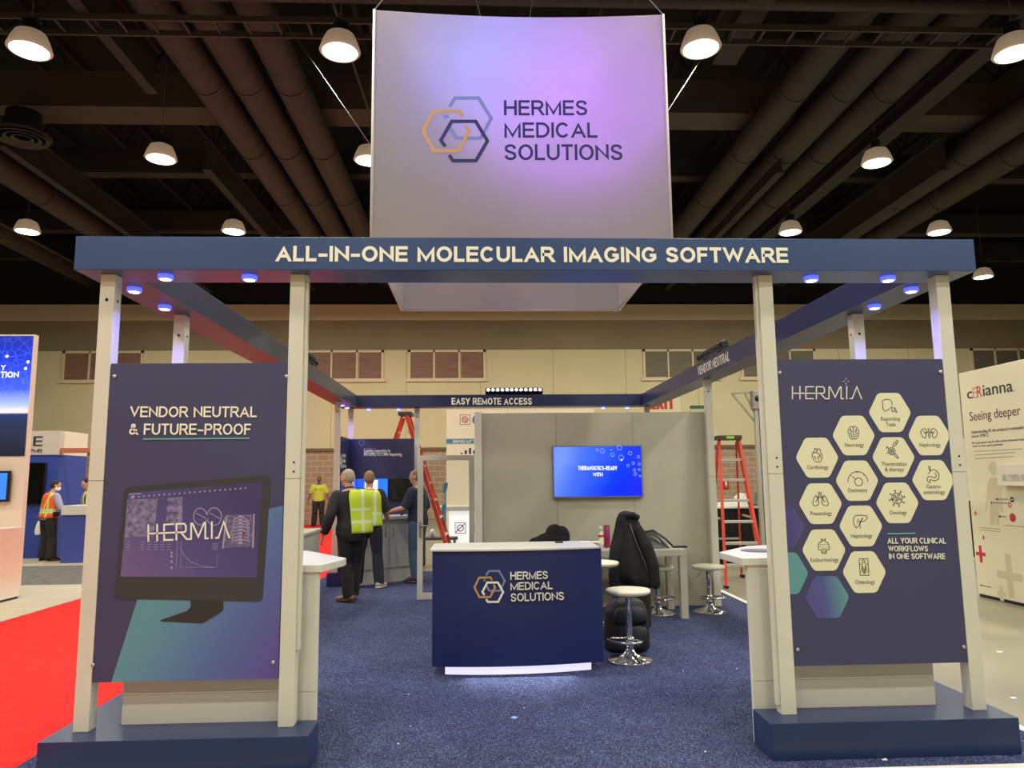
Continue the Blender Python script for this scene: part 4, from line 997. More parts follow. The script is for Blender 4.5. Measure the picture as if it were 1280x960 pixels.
# suitcase with a jacket over its raised handle
p = fl(785, 820, 0); cx, cyy = p.x, 7.12
cx = at(785, 800, 7.05).x
sk = thing('backpack', 'black backpack standing on the carpet behind the front stool', 'backpack', (cx, cyy, 0))
b = MB(); b.loft([((cx, cyy, .0), .19, .11), ((cx, cyy, .03), .215, .135), ((cx, cyy, .2), .215, .14), ((cx, cyy, .36), .2, .125), ((cx, cyy+.01, .44), .165, .1), ((cx, cyy+.015, .475), .1, .06)], 28)
b.blend('body', NYLON, sk, .012, 3)
b = MB(); b.loft([((cx+.06, cyy-.115, .05), .1, .05), ((cx+.06, cyy-.125, .08), .115, .06), ((cx+.06, cyy-.12, .2), .115, .055), ((cx+.06, cyy-.105, .235), .09, .04)], 20); b.build('front_pocket', NYLON, sk)
b = MB(); b.loft([((cx+.02, cyy-.11, .26), .15, .03), ((cx+.02, cyy-.115, .3), .16, .04), ((cx+.02, cyy-.1, .38), .14, .035), ((cx+.02, cyy-.07, .41), .1, .02)], 20); b.build('upper_pocket', NYLON, sk)
MB().tube([(cx-.05, cyy+.02, .46), (cx-.04, cyy+.02, .51), (cx+.04, cyy+.02, .51), (cx+.05, cyy+.02, .46)], .012, 8).build('carry_handle', NYLON, sk)
b = MB(); b.stroke([(.0, .235), (.11, .245)], .006, Fr((cx, cyy-.17, 0), (1, 0, 0), (0, 0, 1)), 0, .004); b.build('zip_pull', STEEL, sk)
# suitcase behind it
su = thing('suitcase', 'dark grey trolley case behind the black backpack, partly under the jacket', 'suitcase', (1.82, 7.95, 0))
sx, sy_ = at(790, 740, 7.9).x, 7.95
MB().box(sx-.19, sx+.19, sy_-.12, sy_+.12, .05, .62).build('shell', mat('dark_grey_nylon', (40, 40, 42), .6, noise=(30, .2)), su, .04, seg=3)
for dx in (-.08, .08): MB().tube([(sx+dx, sy_+.09, .6), (sx+dx, sy_+.09, 1.08)], .009, 8).build('handle_tube', STEEL, su)
MB().tube([(sx-.09, sy_+.09, 1.08), (sx+.09, sy_+.09, 1.08)], .016, 10).build('handle_grip', BLACK, su)
for dx in (-.15, .15):
    MB().lathe([(0, -.02), (.035, -.02), (.045, 0), (.035, .02), (0, .02)], 16, (sx+dx, sy_+.05, .045), Matrix.Rotation(PI/2, 3, 'Y')).build('wheel', RUBBER, su)
# jacket draped over the handle: folded cloth shell
jx = sx
jk = thing('jacket', 'black jacket draped over the suitcase handle beside the table', 'jacket', (jx, sy_, .45))
def jring(z, rx, ry, ox, oy, fold, n=48, ph=0.0):
    return [Vector((jx+ox+math.cos(a)*rx*(1+fold*math.sin(5*a+ph)), sy_-.02+oy+math.sin(a)*ry*(1+fold*math.sin(7*a+ph*1.3)), z+.02*math.sin(3*a+ph)*(1 if fold > .05 else .3))) for a in [2*PI*k/n for k in range(n)]]
b = MB(); b.rings([jring(1.245, .02, .02, -.03, .0, .02), jring(1.225, .075, .06, -.03, .0, .03), jring(1.16, .115, .09, -.02, .0, .05), jring(1.02, .15, .12, -.01, .0, .08, ph=.4), jring(.86, .2, .15, -.01, -.01, .08, ph=.9), jring(.70, .235, .165, .0, -.02, .09, ph=1.3), jring(.56, .235, .17, .03, -.02, .10, ph=1.8), jring(.50, .2, .15, .05, -.02, .10, ph=2.0)])
b.blend('jacket_body', CLOTHB, jk, .014, 2)
b = MB(); b.loft([((jx+.06, sy_-.12, 1.08), .05, .03), ((jx+.14, sy_-.17, .9), .065, .045), ((jx+.2, sy_-.18, .7), .065, .05), ((jx+.215, sy_-.17, .5), .06, .045), ((jx+.21, sy_-.16, .47), .055, .04)], 16); b.blend('sleeve', CLOTHB, jk, .012, 2)
b = MB(); b.loft([((jx-.10, sy_-.10, 1.06), .05, .03), ((jx-.17, sy_-.13, .84), .06, .045), ((jx-.2, sy_-.13, .6), .06, .05), ((jx-.19, sy_-.12, .44), .055, .04)], 16); b.blend('sleeve', CLOTHB, jk, .012, 2)
b = MB(); b.tube([(jx-.05, sy_-.10, 1.19), (jx+.02, sy_-.13, 1.21), (jx+.08, sy_-.07, 1.18)], .03, 10); b.build('collar', CLOTHB, jk)
b = MB(); b.tube([(jx-.02, sy_-.135, 1.12), (jx+.03, sy_-.165, .95), (jx+.12, sy_-.215, .7), (jx+.14, sy_-.21, .6)], .006, 6); b.build('zip', mat('grey_zip', (70, 70, 74), .4), jk)

# objects on the table
lp = thing('laptop_bag', 'black laptop bag lying on the grey table', 'bag', (2.05, 8.95, TZ))
lx = at(820, 670, 8.95).x
lxa, lxb = at(792, 680, 8.95).x, at(833, 680, 8.95).x
b = MB(); b.rings([[Vector((x, 8.78-.02, TZ+.002)), Vector((x, 9.16, TZ+.002)), Vector((x, 9.18, TZ+.16*k)), Vector((x, 9.08, TZ+.2*k)), Vector((x, 8.80, TZ+.05*k))] for x, k in ((lxa, .7), (lxa+.05, 1.0), (lxb-.12, .9), (lxb-.03, .45), (lxb, .25))], smooth=False)
b.build('body', mat('black_leather', (22, 22, 23), .38, noise=(20, .2), bump=(60, .1)), lp, .02)
MB().tube([(lxb-.26, 8.98, TZ+.17), (lxb-.16, 8.94, TZ+.2), (lxb-.02, 8.9, TZ+.1), (lxb+.05, 8.86, TZ+.02)], .012, 8).build('carry_handle', BLACK, lp)
MB().tube([(lxb-.2, 8.9, TZ+.13), (lxb-.13, 8.87, TZ+.1), (lxb-.1, 8.83, TZ+.06)], .010, 8).build('buckle_strap', STEEL, lp)
b = MB(); b.box(lxb+.05, lxb+.22, 8.83, 8.9, TZ+.001, TZ+.02); tag(b.build('phone', BLACK, None, .004), 'black phone lying on the table beside the laptop bag', 'phone')
bx = at(751, 665, 9.0).x
bo = thing('spray_bottle', 'white pump bottle with red label on the table', 'bottle', (bx, 9.0, TZ))
MB().lathe([(0, 0), (.03, 0), (.033, .01), (.033, .16), (.02, .185), (.014, .19), (.014, .2), (0, .2)], 24, (bx, 9.0, TZ)).build('body', WHITE, bo)
MB().lathe([(.0335, .125), (.034, .126), (.034, .15), (.0335, .151)], 24, (bx, 9.0, TZ)).build('label_band', REDINK, bo)
MB().lathe([(.0335, .04), (.034, .041), (.034, .10), (.0335, .101)], 24, (bx, 9.0, TZ)).build('label_band', CREAM, bo)
MB().lathe([(.012, .2), (.02, .2), (.018, .24), (.01, .25), (0, .25)], 18, (bx, 9.0, TZ)).build('pump_cap', WHITE, bo)
bx = at(758.6, 665, 9.0).x
bo = thing('tin', 'tall magenta can beside the white bottle on the table', 'can', (bx, 9.0, TZ))
MB().lathe([(0, 0), (.034, 0), (.037, .008), (.037, .24), (.03, .25), (0, .25)], 24, (bx, 9.0, TZ)).build('body', mat('magenta_tin', (142, 36, 88), .35, noise=(14, .3)), bo)
MB().lathe([(.03, .25), (.034, .256), (.034, .262), (0, .264)], 24, (bx, 9.0, TZ)).build('lid', mat('dark_magenta_lid', (96, 26, 60), .4), bo)
# dark coat heap on the table behind the counter
hx_ = at(690, 672, 8.95).x
b = MB(); b.ell((hx_, 8.95, TZ+.10), (.20, .14, .095)); b.ell((hx_+.03, 8.93, TZ+.18), (.11, .09, .11)); b.ell((hx_-.14, 8.95, TZ+.075), (.14, .1, .07)); b.ell((hx_+.12, 8.98, TZ+.135), (.1, .1, .13))
o = b.blend('coat_heap', CLOTHB, None, .012, 2); o.name = 'folded_coat'; tag(o, 'black coat heaped on the table behind the reception counter', 'coat')
# small things on the reception counter
p = fl(699, 678.5, 1.018)
tag(MB().box(p.x-.035, p.x+.035, p.y-.02, p.y+.02, 1.019, 1.030).build('phone', BLACK, None, .003), 'black phone on the white reception counter top', 'phone')
p = fl(738, 678, 1.018)
tag(MB().box(p.x-.09, p.x+.09, p.y-.06, p.y+.06, 1.019, 1.024).build('leaflet_stack', PAPER), 'white leaflets on the right end of the reception counter', 'leaflets')

# ------------------------------------------------------------------ back left corner: navy walls, screens, demo counters
nw = thing('navy_display_wall', 'navy corner display wall reading Leading expertise in reporting', 'display wall', (-1.7, 12.95, 0))
xa, xb = -2.215, at(517.5, 600, 12.8).x; ztn = at(477, 548.5, 12.8).z
MB().box(xa, xb, 12.80, 12.85, .0, ztn).build('back_panel', mat('deep_navy_print', (40, 40, 76), .4, noise=(2, .05)), nw)
sp_ = MB().box(-2.27, -2.22, 12.03, 12.85, .0, ztn).build('side_panel', mat('deep_navy_side', (34, 36, 70), .4), nw)
a = at(455, 563.2, 12.798)
textpx('lettering', 'Leading expertise in', LETTER, nw, 455, 561.3, 487.5, 566.3, 12.799, bold=.03)
textpx('lettering', 'PET/SPECT/CT/MR Reporting', LETTER, nw, 455, 565.8, 502.3, 571, 12.799, bold=.03)
b = MB(); fr = Fr((0, 12.799, 0), (1, 0, 0), (0, 0, 1))
cx, cz = px2(452, 553.5, 12.799); b.stroke([(cx+.045*math.cos(k*PI/3), cz+.045*math.sin(k*PI/3)) for k in range(6)], .006, fr, 0, .002, True)
b.stroke([px2(455, 560.6, 12.799), px2(470, 560.4, 12.799)], .006, fr, 0, .002)
b.build('printed_marks', mat('pale_navy_print', (120, 124, 160), .5), nw)
b = MB(); frs = Fr((-2.2195, 12.6, 0), (0, -1, 0), (0, 0, 1))
for k in range(3): text('lettering', ['HERMES', 'MEDICAL', 'SOLUTIONS'][k], LETTER, sp_, Fr((-2.2195, 12.15+.0, 1.98-k*.085), (0, 1, 0), (0, 0, 1)), (.24, .26, .34)[k], .05, bold=.01)
fs2 = Fr((-2.2195, 12.1, 1.80), (0, 1, 0), (0, 0, 1))
logo(lambda x, y: (-(577-x)/240*.2+.02, (540-y)/217*.22), .014, fs2, 0, (LETTER, LETTER, LETTER), sp_)
def screen(name, pxa, pxb, pya, pyb, Y, lab, m, cat='monitor'):
    t = thing(name, lab, cat, at((pxa+pxb)/2, pyb, Y)); a = at(pxa, pyb, Y); c = at(pxb, pya, Y)
    MB().box(a.x, c.x, Y, Y+.035, a.z, c.z).build('bezel', BLACK, t, .003)
    o = MB().box(a.x+.012, c.x-.012, Y-.0015, Y-.0003, a.z+.018, c.z-.012).build('screen', m, t)
    MB().box((a.x+c.x)/2-.08, (a.x+c.x)/2+.08, Y+.035, 12.80, (a.z+c.z)/2-.08, (a.z+c.z)/2+.08).build('wall_mount', BLACK, t)
    return t, a, c
t, a, c = screen('monitor', 439, 485.5, 597.5, 625, 12.72, 'lit blue and white monitor on the navy wall', gradmat('blue_desktop', [(0, (150, 190, 225)), (.1, (20, 60, 220)), (.2, (30, 80, 235)), (.99, (30, 110, 235))], (1, 0, 0), .2, emit=.9))
MB().box(a.x+.22, a.x+.44, 12.7165, 12.718, a.z+.03, c.z-.03).build('white_window', mat('white_app', (215, 228, 240), .3, emit=.9), t)
screen('monitor', 486, 516, 597.5, 625, 12.72, 'dark switched-off monitor on the navy wall', mat('dark_screen', (22, 22, 24), .15))
# rear demo counter
dc = thing('demo_counter', 'angled grey demo counter with cabinet doors under the monitors', 'counter', (-1.5, 12.3, 0))
fA, fB = Vector((-1.93, 11.73, 0)), Vector((-1.0, 12.48, 0)); dv = (fB-fA).normalized(); nv = Vector((dv.y, -dv.x, 0))
GREYC = mat('pale_grey_cabinet', (196, 195, 190), .4, noise=(4, .02))
MB().plan([(fA.x, fA.y), (fB.x, fB.y), (fB.x, 12.78), (-2.15, 12.78), (-2.15, 12.12), (fA.x-.01, 12.06)], 0, .98).build('body', GREYC, dc, .003)
q1 = fA+nv*.05-dv*.06; q2 = fB+nv*.05+dv*.06
MB().plan([(q1.x, q1.y), (q2.x, q2.y), (q2.x, 12.79), (-2.15, 12.79), (-2.15, 12.08)], .98, 1.03).build('counter_top', WHITE2, dc, .004)
frd = Fr(fA, dv, (0, 0, 1)); L_ = (fB-fA).length
b = MB(); b.prism([(.02, .2), (L_-.02, .2), (L_-.02, .206), (.02, .206)], frd, 0, .001); b.build('kick_line', GREYINK, dc)
for k in range(2):
    b = MB(); x0_ = .04+k*(L_-.06)/2; b.prism([(x0_, .23), (x0_+(L_-.1)/2, .23), (x0_+(L_-.1)/2, .9), (x0_, .9)], frd, 0, .014); d_ = b.build('door', GREYC, dc, .003)
    hx = x0_+((L_-.1)/2-.06 if k == 0 else .06)
    b = MB(); b.tube([frd.p(hx, .72, .012), frd.p(hx, .72, .04), frd.p(hx, .85, .04), frd.p(hx, .85, .012)], .006, 8); b.build('handle', STEEL, d_)
b = MB(); b.tube([(-1.3, 12.4, 1.03), (-1.3, 12.55, 1.045)], .02, 8); tag(b.build('computer_mouse', BLACK), 'black computer mouse under the hand of the man in navy', 'mouse')
# left demo counter, running along the left beam
dl_ = thing('demo_counter', 'grey demo counter along the left side behind the left poster', 'counter', (-2.3, 9.3, 0))
MB().box(-2.55, -2.11, 8.3, 9.97, 0, .95).build('body', GREYC, dl_, .003); MB().box(-2.58, -2.08, 8.28, 9.99, .95, .985).build('counter_top', WHITE2, dl_, .004)
for k in range(2):
    y0_ = 8.36+k*.80; d_ = MB().box(-2.11, -2.098, y0_, y0_+.78, .12, .88).build('door', GREYC, dl_, .003)
    yy = y0_+(.70 if k == 0 else .08)
    b = MB(); b.tube([(-2.1, yy, .60), (-2.065, yy, .60), (-2.065, yy, .74), (-2.1, yy, .74)], .006, 8); b.build('handle', STEEL, d_)
p = atx(376, 658, -2.15)
b = MB(); b.lathe([(0, 0), (.06, 0), (.07, .02), (.05, .05), (0, .06)], 20, (-2.2, p.y, .985)); tag(b.build('conference_phone', BLACK), 'black round gadget on the left demo counter', 'gadget')

# ------------------------------------------------------------------ ladders
ORANGE = mat('orange_fibreglass', (208, 62, 34), .45, noise=(6, .08)); ALU = mat('aluminium', (196, 196, 192), .35, .7)
def stepladder(name, lab, loc, rot, h, w0, w1, spread, steps, capm, rails2=True, lean=0.0):
    """front rails face -Y locally"""
    t = thing(name, lab, 'ladder', (0, 0, 0), 'orange step ladders', local=True)
    for s in (-1, 1):
        MB().bar((s*w0/2, -spread/2, 0), (s*w1/2, -.04, h), .045, .07).build('rail', ORANGE, t)
        MB().bar((s*w0/2*.96, spread/2, 0), (s*w1/2*.92, .05, h-.03), .03, .05).build('rear_rail', ORANGE, t)
        for y in (-spread/2, spread/2): MB().box(s*w0/2-.03, s*w0/2+.03, y-.05, y+.05, 0, .03).build('foot', RUBBER, t)
        k = .45; MB().bar((s*w0/2*.9, -spread/2*(1-k), h*k), (s*w0/2*.9, spread/2*(1-k), h*k+.02), .008, .03).build('spreader', ALU, t)
    for i in range(1, steps+1):
        f = i/(steps+1); ww = w0+(w1-w0)*f
        MB().box(-ww/2+.01, ww/2-.01, -spread/2*(1-f)-.05, -spread/2*(1-f)+.045, h*f-.02, h*f+.02).build('step', ALU, t, .004)
        if i % 2 == 0 and rails2: MB().bar((-ww/2*.93, spread/2*(1-f)+.02, h*f), (ww/2*.93, spread/2*(1-f)+.02, h*f), .02, .03).build('rear_brace', ALU, t)
    for s in (-1, 1):
        MB().bar((s*w0/2*.98, -spread/2*.98+.04, .02+h/(steps+1)), (s*w0/2*.6, -spread/2*.9+.02, .0+.6*h/(steps+1)), .01, .025).build('brace', ALU, t)
    MB().box(-w1/2-.035, w1/2+.035, -.13, .12, h, h+.07).build('top_cap', capm, t, .01)
    t.location = loc; t.rotation_euler = (0, 0, rot); return t
CAPB = mat('dark_cap', (66, 62, 54), .6)
l1 = stepladder('step_ladder', 'orange step ladder standing right of the grey booth wall', (3.88, 11.52, 0), -.06, 2.17, .58, .30, 1.2, 6, CAPB)
v = MB().box(-.06, .06, -.134, -.131, 2.185, 2.225); v.build('cap_label', mat('lime_label', (150, 214, 60), .5), l1, label='lime green label on the cap')
l2 = stepladder('step_ladder', 'tall orange step ladder side-on behind the navy display wall', (-1.39, 13.9, 0), PI/2-.04, 2.79, .7, .30, 1.85, 8, CAPB)

# ------------------------------------------------------------------ material lift and draped table at right
ml = thing('material_lift', 'grey crank material lift mast behind the right tower', 'lift', (4.75, 12.6, 0))
LX = at(949, 560, 12.5).x
MB().box(LX-.06, LX+.0, 12.45, 12.53, .1, 3.0).build('mast', mat('pale_mast', (186, 182, 168), .4, .5), ml); MB().box(LX+.01, LX+.12, 12.5, 12.58, .1, 2.85).build('inner_mast', mat('dark_mast', (40, 36, 36), .5), ml)
MB().box(LX-.1, LX+.09, 12.4, 12.55, 2.74, 3.06).build('winch_head', STEEL, ml, .01); MB().lathe([(0, -.02), (.05, -.02), (.05, .0), (0, .0)], 18, (LX-.02, 12.39, 2.92), Matrix.Rotation(PI/2, 3, 'X')).build('winch_drum', BLACK, ml)
pA = at(915, 492, 12.5); pB = at(940, 490, 12.5); pC = at(942, 527, 12.5)
MB().bar(pA, Vector((LX-.05, 12.5, pA.z+.02)), .04, .03).bar(pA, Vector((LX-.05, 12.5, pC.z)), .03, .03).bar(Vector((LX-.2, 12.5, pA.z+.01)), Vector((LX-.06, 12.5, 2.7)), .025, .025).build('fork_arm', STEEL, ml)
for s in (-1, 1): MB().bar((LX, 12.5, .08), (LX+s*.35, 12.1, .06), .05, .06).build('outrigger', STEEL, ml); MB().lathe([(0, -.02), (.05, -.02), (.05, .02), (0, .02)], 14, (LX+s*.35, 12.1, .04), Matrix.Rotation(PI/2, 3, 'Y')).build('wheel', RUBBER, ml)
MB().tube([(LX+.06, 12.44, 1.75), (LX+.06, 12.42, 1.4)], .012, 8).build('crank_handle', CHROME, ml)
dt = thing('draped_table', 'table with a black drape beyond the orange ladder', 'table', (4.8, 13.2, 0))
ty = 13.0; tz = at(920, 633, ty).z; tx0, tx1 = at(893, 640, ty).x, at(957, 640, ty).x+.5
MB().box(tx0, tx1, ty, ty+.75, tz-.035, tz).build('tabletop', WHITE, dt, .004)
b = MB(); n = 60; rs = []
for k in range(n+1):
    x = tx0+.01+(tx1-tx0-.02)*k/n; y = ty+.02+.012*math.sin(k*1.3)
    rs.append([Vector((x, y, .08)), Vector((x, y+.012, .08)), Vector((x, y+.012, tz-.036)), Vector((x, y, tz-.036))])
b.rings(rs, smooth=False); b.build('drape', mat('black_drape', (14, 14, 16), .9), dt)
for x in (tx0+.03, tx1-.06):
    for y in (ty+.06, ty+.68): MB().box(x, x+.04, y, y+.04, 0, tz-.035).build('leg', STEEL, dt)
b = MB(); p = at(915, 631, 13.2); b.box(p.x-.2, p.x+.15, 13.1, 13.4, tz+.001, tz+.06); tag(b.build('paper_stack', PAPER), 'stack of white papers on the draped table behind the ladder', 'papers')
p = at(930, 622, 13.3); b = MB(); b.prism(rpoly([(-.14, 0), (.12, 0), (.16, .2), (-.02, .23), (-.12, .16)], .03), front((p.x, 13.46, tz+.002)), 0, .02); tag(b.build('white_folder', PAPER), 'white folder leaning on the draped table', 'folder')
p = at(946, 625, 13.2)
for k, lab in ((0, 'grey binder on the draped table, nearer the ladder'), (1, 'grey binder on the draped table, nearer the lift mast')):
    b = MB(); b.bar((p.x-.06+k*.13, 13.2, tz+.001), (p.x+.0+k*.13, 13.25, tz+.2), .08, .2, (0, 1, 0)); tag(b.build('binder', mat('grey_binder', (120, 116, 106), .6)), lab, 'binder', 'grey binders')
# wall items far right
ex = at(828, 504, Y_BACK-.05)
es = thing('exit_sign', 'large red EXIT letters on the far cream wall', 'sign', (ex.x, Y_BACK-.04, ex.z))
a = at(812, 511.5, Y_BACK-.05); c = at(842.5, 493.5, Y_BACK-.05)
MB().box(a.x-.25, c.x+.25, Y_BACK-.02, Y_BACK-.002, a.z-.15, c.z+.15).build('sign_board', mat('cream_sign', (220, 208, 170), .6), es)
text('lettering', 'EXIT', mat('exit_red', (196, 40, 28), .5), es, front((a.x, Y_BACK-.02, a.z)), c.x-a.x, c.z-a.z, .01, .03)
g0 = at(863.5, 507, 11.5); g1 = at(882, 516, 11.5)
gs = thing('green_topped_board', 'white board with green top edge behind the grey booth wall', 'sign', (g0.x+.1, 11.5, 0))
MB().box(g0.x, g1.x+.06, 11.5, 11.53, .9, g0.z).build('board', WHITE, gs); MB().box(g0.x-.005, g1.x+.065, 11.49, 11.54, g0.z-.045, g0.z).build('top_edge', mat('green_strip', (32, 104, 54), .5), gs)
MB().tube([(g0.x+.02, 11.52, 0), (g0.x+.02, 11.52, .9)], .02, 8).tube([(g1.x, 11.52, 0), (g1.x, 11.52, .9)], .02, 8).build('leg', STEEL, gs)
ra, rb = at(904.5, 611, Y_BACK-.04), at(910.5, 599, Y_BACK-.04)
fx = thing('extinguisher_sign', 'small red fire extinguisher sign on the far block wall', 'sign', (ra.x, Y_BACK-.03, ra.z))
MB().box(ra.x, rb.x, Y_BACK-.03, Y_BACK-.0, ra.z, rb.z).build('sign_board', mat('sign_red', (190, 32, 30), .5), fx)
q = MB(); q.lathe([(0, 0), (.04, 0), (.04, .16), (.02, .2), (.02, .22), (0, .22)], 12, ((ra.x+rb.x)/2, Y_BACK-.035, ra.z+.08)); q.build('extinguisher_mark', LETTER, fx)

# ------------------------------------------------------------------ right neighbour: white exhibit wall
cw = thing('exhibit_wall', 'white angled exhibit panel headed Seeing deeper, at the right edge', 'exhibit wall', (6.63, 8.6, 0))
WX = 6.59; zt_ = 2.975; y1_ = 9.87; y0_ = 5.6
PANW = mat('warm_white_print', (226, 216, 186), .5, noise=(2, .02))
MB().box(WX, WX+.12, y0_, y1_, .03, zt_).build('panel', PANW, cw, .003); MB().box(WX+.02, WX+.1, y0_, y1_, -.012, .03).build('base', BLACK, cw)
def wx(px, py): v = atx(px, py, WX); return (-(v.y), v.z)
FRW = Fr((WX-.0003, 0, 0), (0, -1, 0), (0, 0, 1))
def wtext(s, m, x0, yb0, x1, h, bold=0, yoff=0):
    """s from photo x0 to x1 along the wall, baseline through (x0, yb0), h in photo px at x0"""
    a = atx(x0, yb0, WX); c = atx(x0, yb0-h, WX); y_end = None
    t = atx(x1, 604+(yb0-604)*(x1-600)/(x0-600), WX)
    return text('lettering', s, m, cw, Fr((WX-.0003, a.y, a.z), (0, -1, 0), (0, 0, 1)), a.y-t.y, c.z-a.z, .002, bold)
wtext('c', INK, 1209.5, 499, 1216, 9, .02); wtext('E', mat('pale_red_outline', (206, 150, 140), .5), 1216.6, 498, 1221.5, 13.5); wtext('R', REDINK, 1221.8, 497, 1228.3, 14, .0)
wtext('ianna', INK, 1229.3, 495.5, 1266.5, 14, .02); wtext('.', INK, 1268, 489.5, 1269, 1.2)
wtext('Seeing deeper', mat('plum_ink', (92, 48, 66), .6), 1213, 530, 1276.5, 15, .0)
wtext('Understanding ER discordance in metastatic breast', GREYINK, 1214.5, 543.5, 1292, 5.2); wtext('cancer (MBC)', GREYINK, 1214.5, 548.5, 1235.5, 5)
wtext('ER expression may be discordant between lesions', GREYINK, 1215.5, 556, 1284, 3.6); wtext('even in the same patient', GREYINK, 1216, 560, 1254, 3.6)
b = MB()
for (xa, ya, xb, yb_) in ((1217.5, 564.5, 1278, 561), (1218, 569, 1269, 565.5), (1218.5, 573.5, 1267, 570.5), (1255, 656.5, 1300, 660), (1224.5, 659.5, 1250, 661.5), (1224.5, 662.5, 1250, 664.5)): b.stroke([wx(xa, ya), wx(xb, yb_)], .008, FRW, 0, .001)
b.build('text_lines', mat('tan_line', (150, 138, 118), .6), cw)
FIG = mat('pale_figure_print', (206, 194, 164), .6)
b = MB()
b.prism(rpoly([wx(*q) for q in ((1240, 593.5), (1236, 588), (1235.5, 581), (1238.5, 577), (1243, 577), (1246.5, 581), (1246, 588), (1242.5, 594))], .03), FRW, 0, .0015)
b.prism([wx(*q) for q in ((1238, 656), (1237, 620), (1233, 640), (1232, 640), (1234, 606), (1238, 597), (1246, 597), (1251, 604), (1254, 640), (1250, 640), (1249, 618), (1249, 656), (1245, 656), (1244, 640), (1243, 656))], FRW, 0, .0012)
b.build('figure_print', FIG, cw)
def cross(mb, px, py, r, w, d=.0018):
    cx, cz = wx(px, py); k = atx(px, py, WX).y/F*r*1.0
    s1, s2 = k*.85, k; w1 = w*atx(px, py, WX).y/F
    mb.prism([(cx-w1*1.15, cz-s2), (cx+w1*1.15, cz-s2), (cx+w1*1.15, cz-w1), (cx+s1, cz-w1), (cx+s1, cz+w1), (cx+w1*1.15, cz+w1), (cx+w1*1.15, cz+s2), (cx-w1*1.15, cz+s2), (cx-w1*1.15, cz+w1), (cx-s1, cz+w1), (cx-s1, cz-w1), (cx-w1*1.15, cz-w1)], FRW, .0, d)
b = MB(); cross(b, 1226, 692.5, 10.5, 2.2); b.build('cross_print', REDINK, cw, label='red cross')
b = MB(); cross(b, 1219.5, 641.5, 3.5, .7); b.build('cross_print', REDINK, cw); b = MB(); cross(b, 1229.5, 672, 3, .6); b.build('cross_print', GREYINK, cw)
b = MB(); cross(b, 1224, 641, 4, .4); b.build('cross_print', FIG, cw)
b = MB(); cross(b, 1262, 720, 27, 4.5, .0012); cross(b, 1252, 742, 9, 3, .001); b.build('cross_print', FIG, cw)
b = MB()
for q in (((1246.5, 624), (1260, 624)), ((1239.5, 628.5), (1259, 629)), ((1250, 645.5), (1258, 646)), ((1226.5, 731.5), (1239, 734))): b.stroke([wx(*q[0]), wx(*q[1])], .008, FRW, .0015, .002)
for q, r in (((1246.5, 624), .016), ((1239.5, 628.5), .014), ((1250, 645.5), .016), ((1226.5, 731.5), .012), ((1265.3, 624.5), .034)): b.prism(circ(*wx(*q), r, 14), FRW, .0015, .0025)
b.build('pointer_marks', INK, cw)
b = MB(); b.stroke(circ(*wx(1262.5, 631), .026, 16), .014, FRW, .0015, .0025, True)
gx, gz = wx(1266, 647); b.prism([(gx+math.cos(k*PI/10)*(.062 if k % 2 else .046), gz+math.sin(k*PI/10)*(.062 if k % 2 else .046)) for k in range(20)], FRW, .0015, .0025); b.build('red_marks', REDINK, cw)
b = MB(); b.stroke([wx(1263.8, 624.5), wx(1266.8, 624.5)], .012, FRW, .0026, .003); b.build('minus_mark', LETTER, cw)
# clear leaflet box fixed on the panel
ya, yb_ = atx(1256, 600, WX).y, 8.3
lb = thing('leaflet_box', 'pale leaflet box fixed on the white exhibit panel', 'leaflet box', (WX-.06, (ya+yb_)/2, 1.6))
zz0, zz1 = atx(1258, 607, WX).z, atx(1258, 581, WX).z
MB().box(WX-.10, WX-.001, yb_, ya, zz0, zz1).build('box', mat('pale_acrylic', (226, 220, 200), .2), lb, .004)
MB().box(WX-.103, WX-.1005, yb_, ya-.1, zz0+.06, zz1-.12).build('leaflet_front', mat('grey_leaflet', (188, 182, 166), .5, noise=(16, .3)), lb)
# things glimpsed between post and panel
g = at(1206, 560, 14.0)
kb = thing('poster_stand', 'narrow white and navy stand glimpsed beside the white exhibit panel', 'stand', (g.x, 14, 0))
MB().box(g.x-.3, g.x+.35, 14, 14.06, 0, 2.3).build('board', WHITE, kb); MB().box(g.x+.02, g.x+.3, 13.99, 14.0, 1.75, 2.0).build('navy_print', NAVY, kb); MB().box(g.x-.02, g.x+.3, 13.99, 14.0, .05, 1.1).build('dark_print', BLACK, kb)

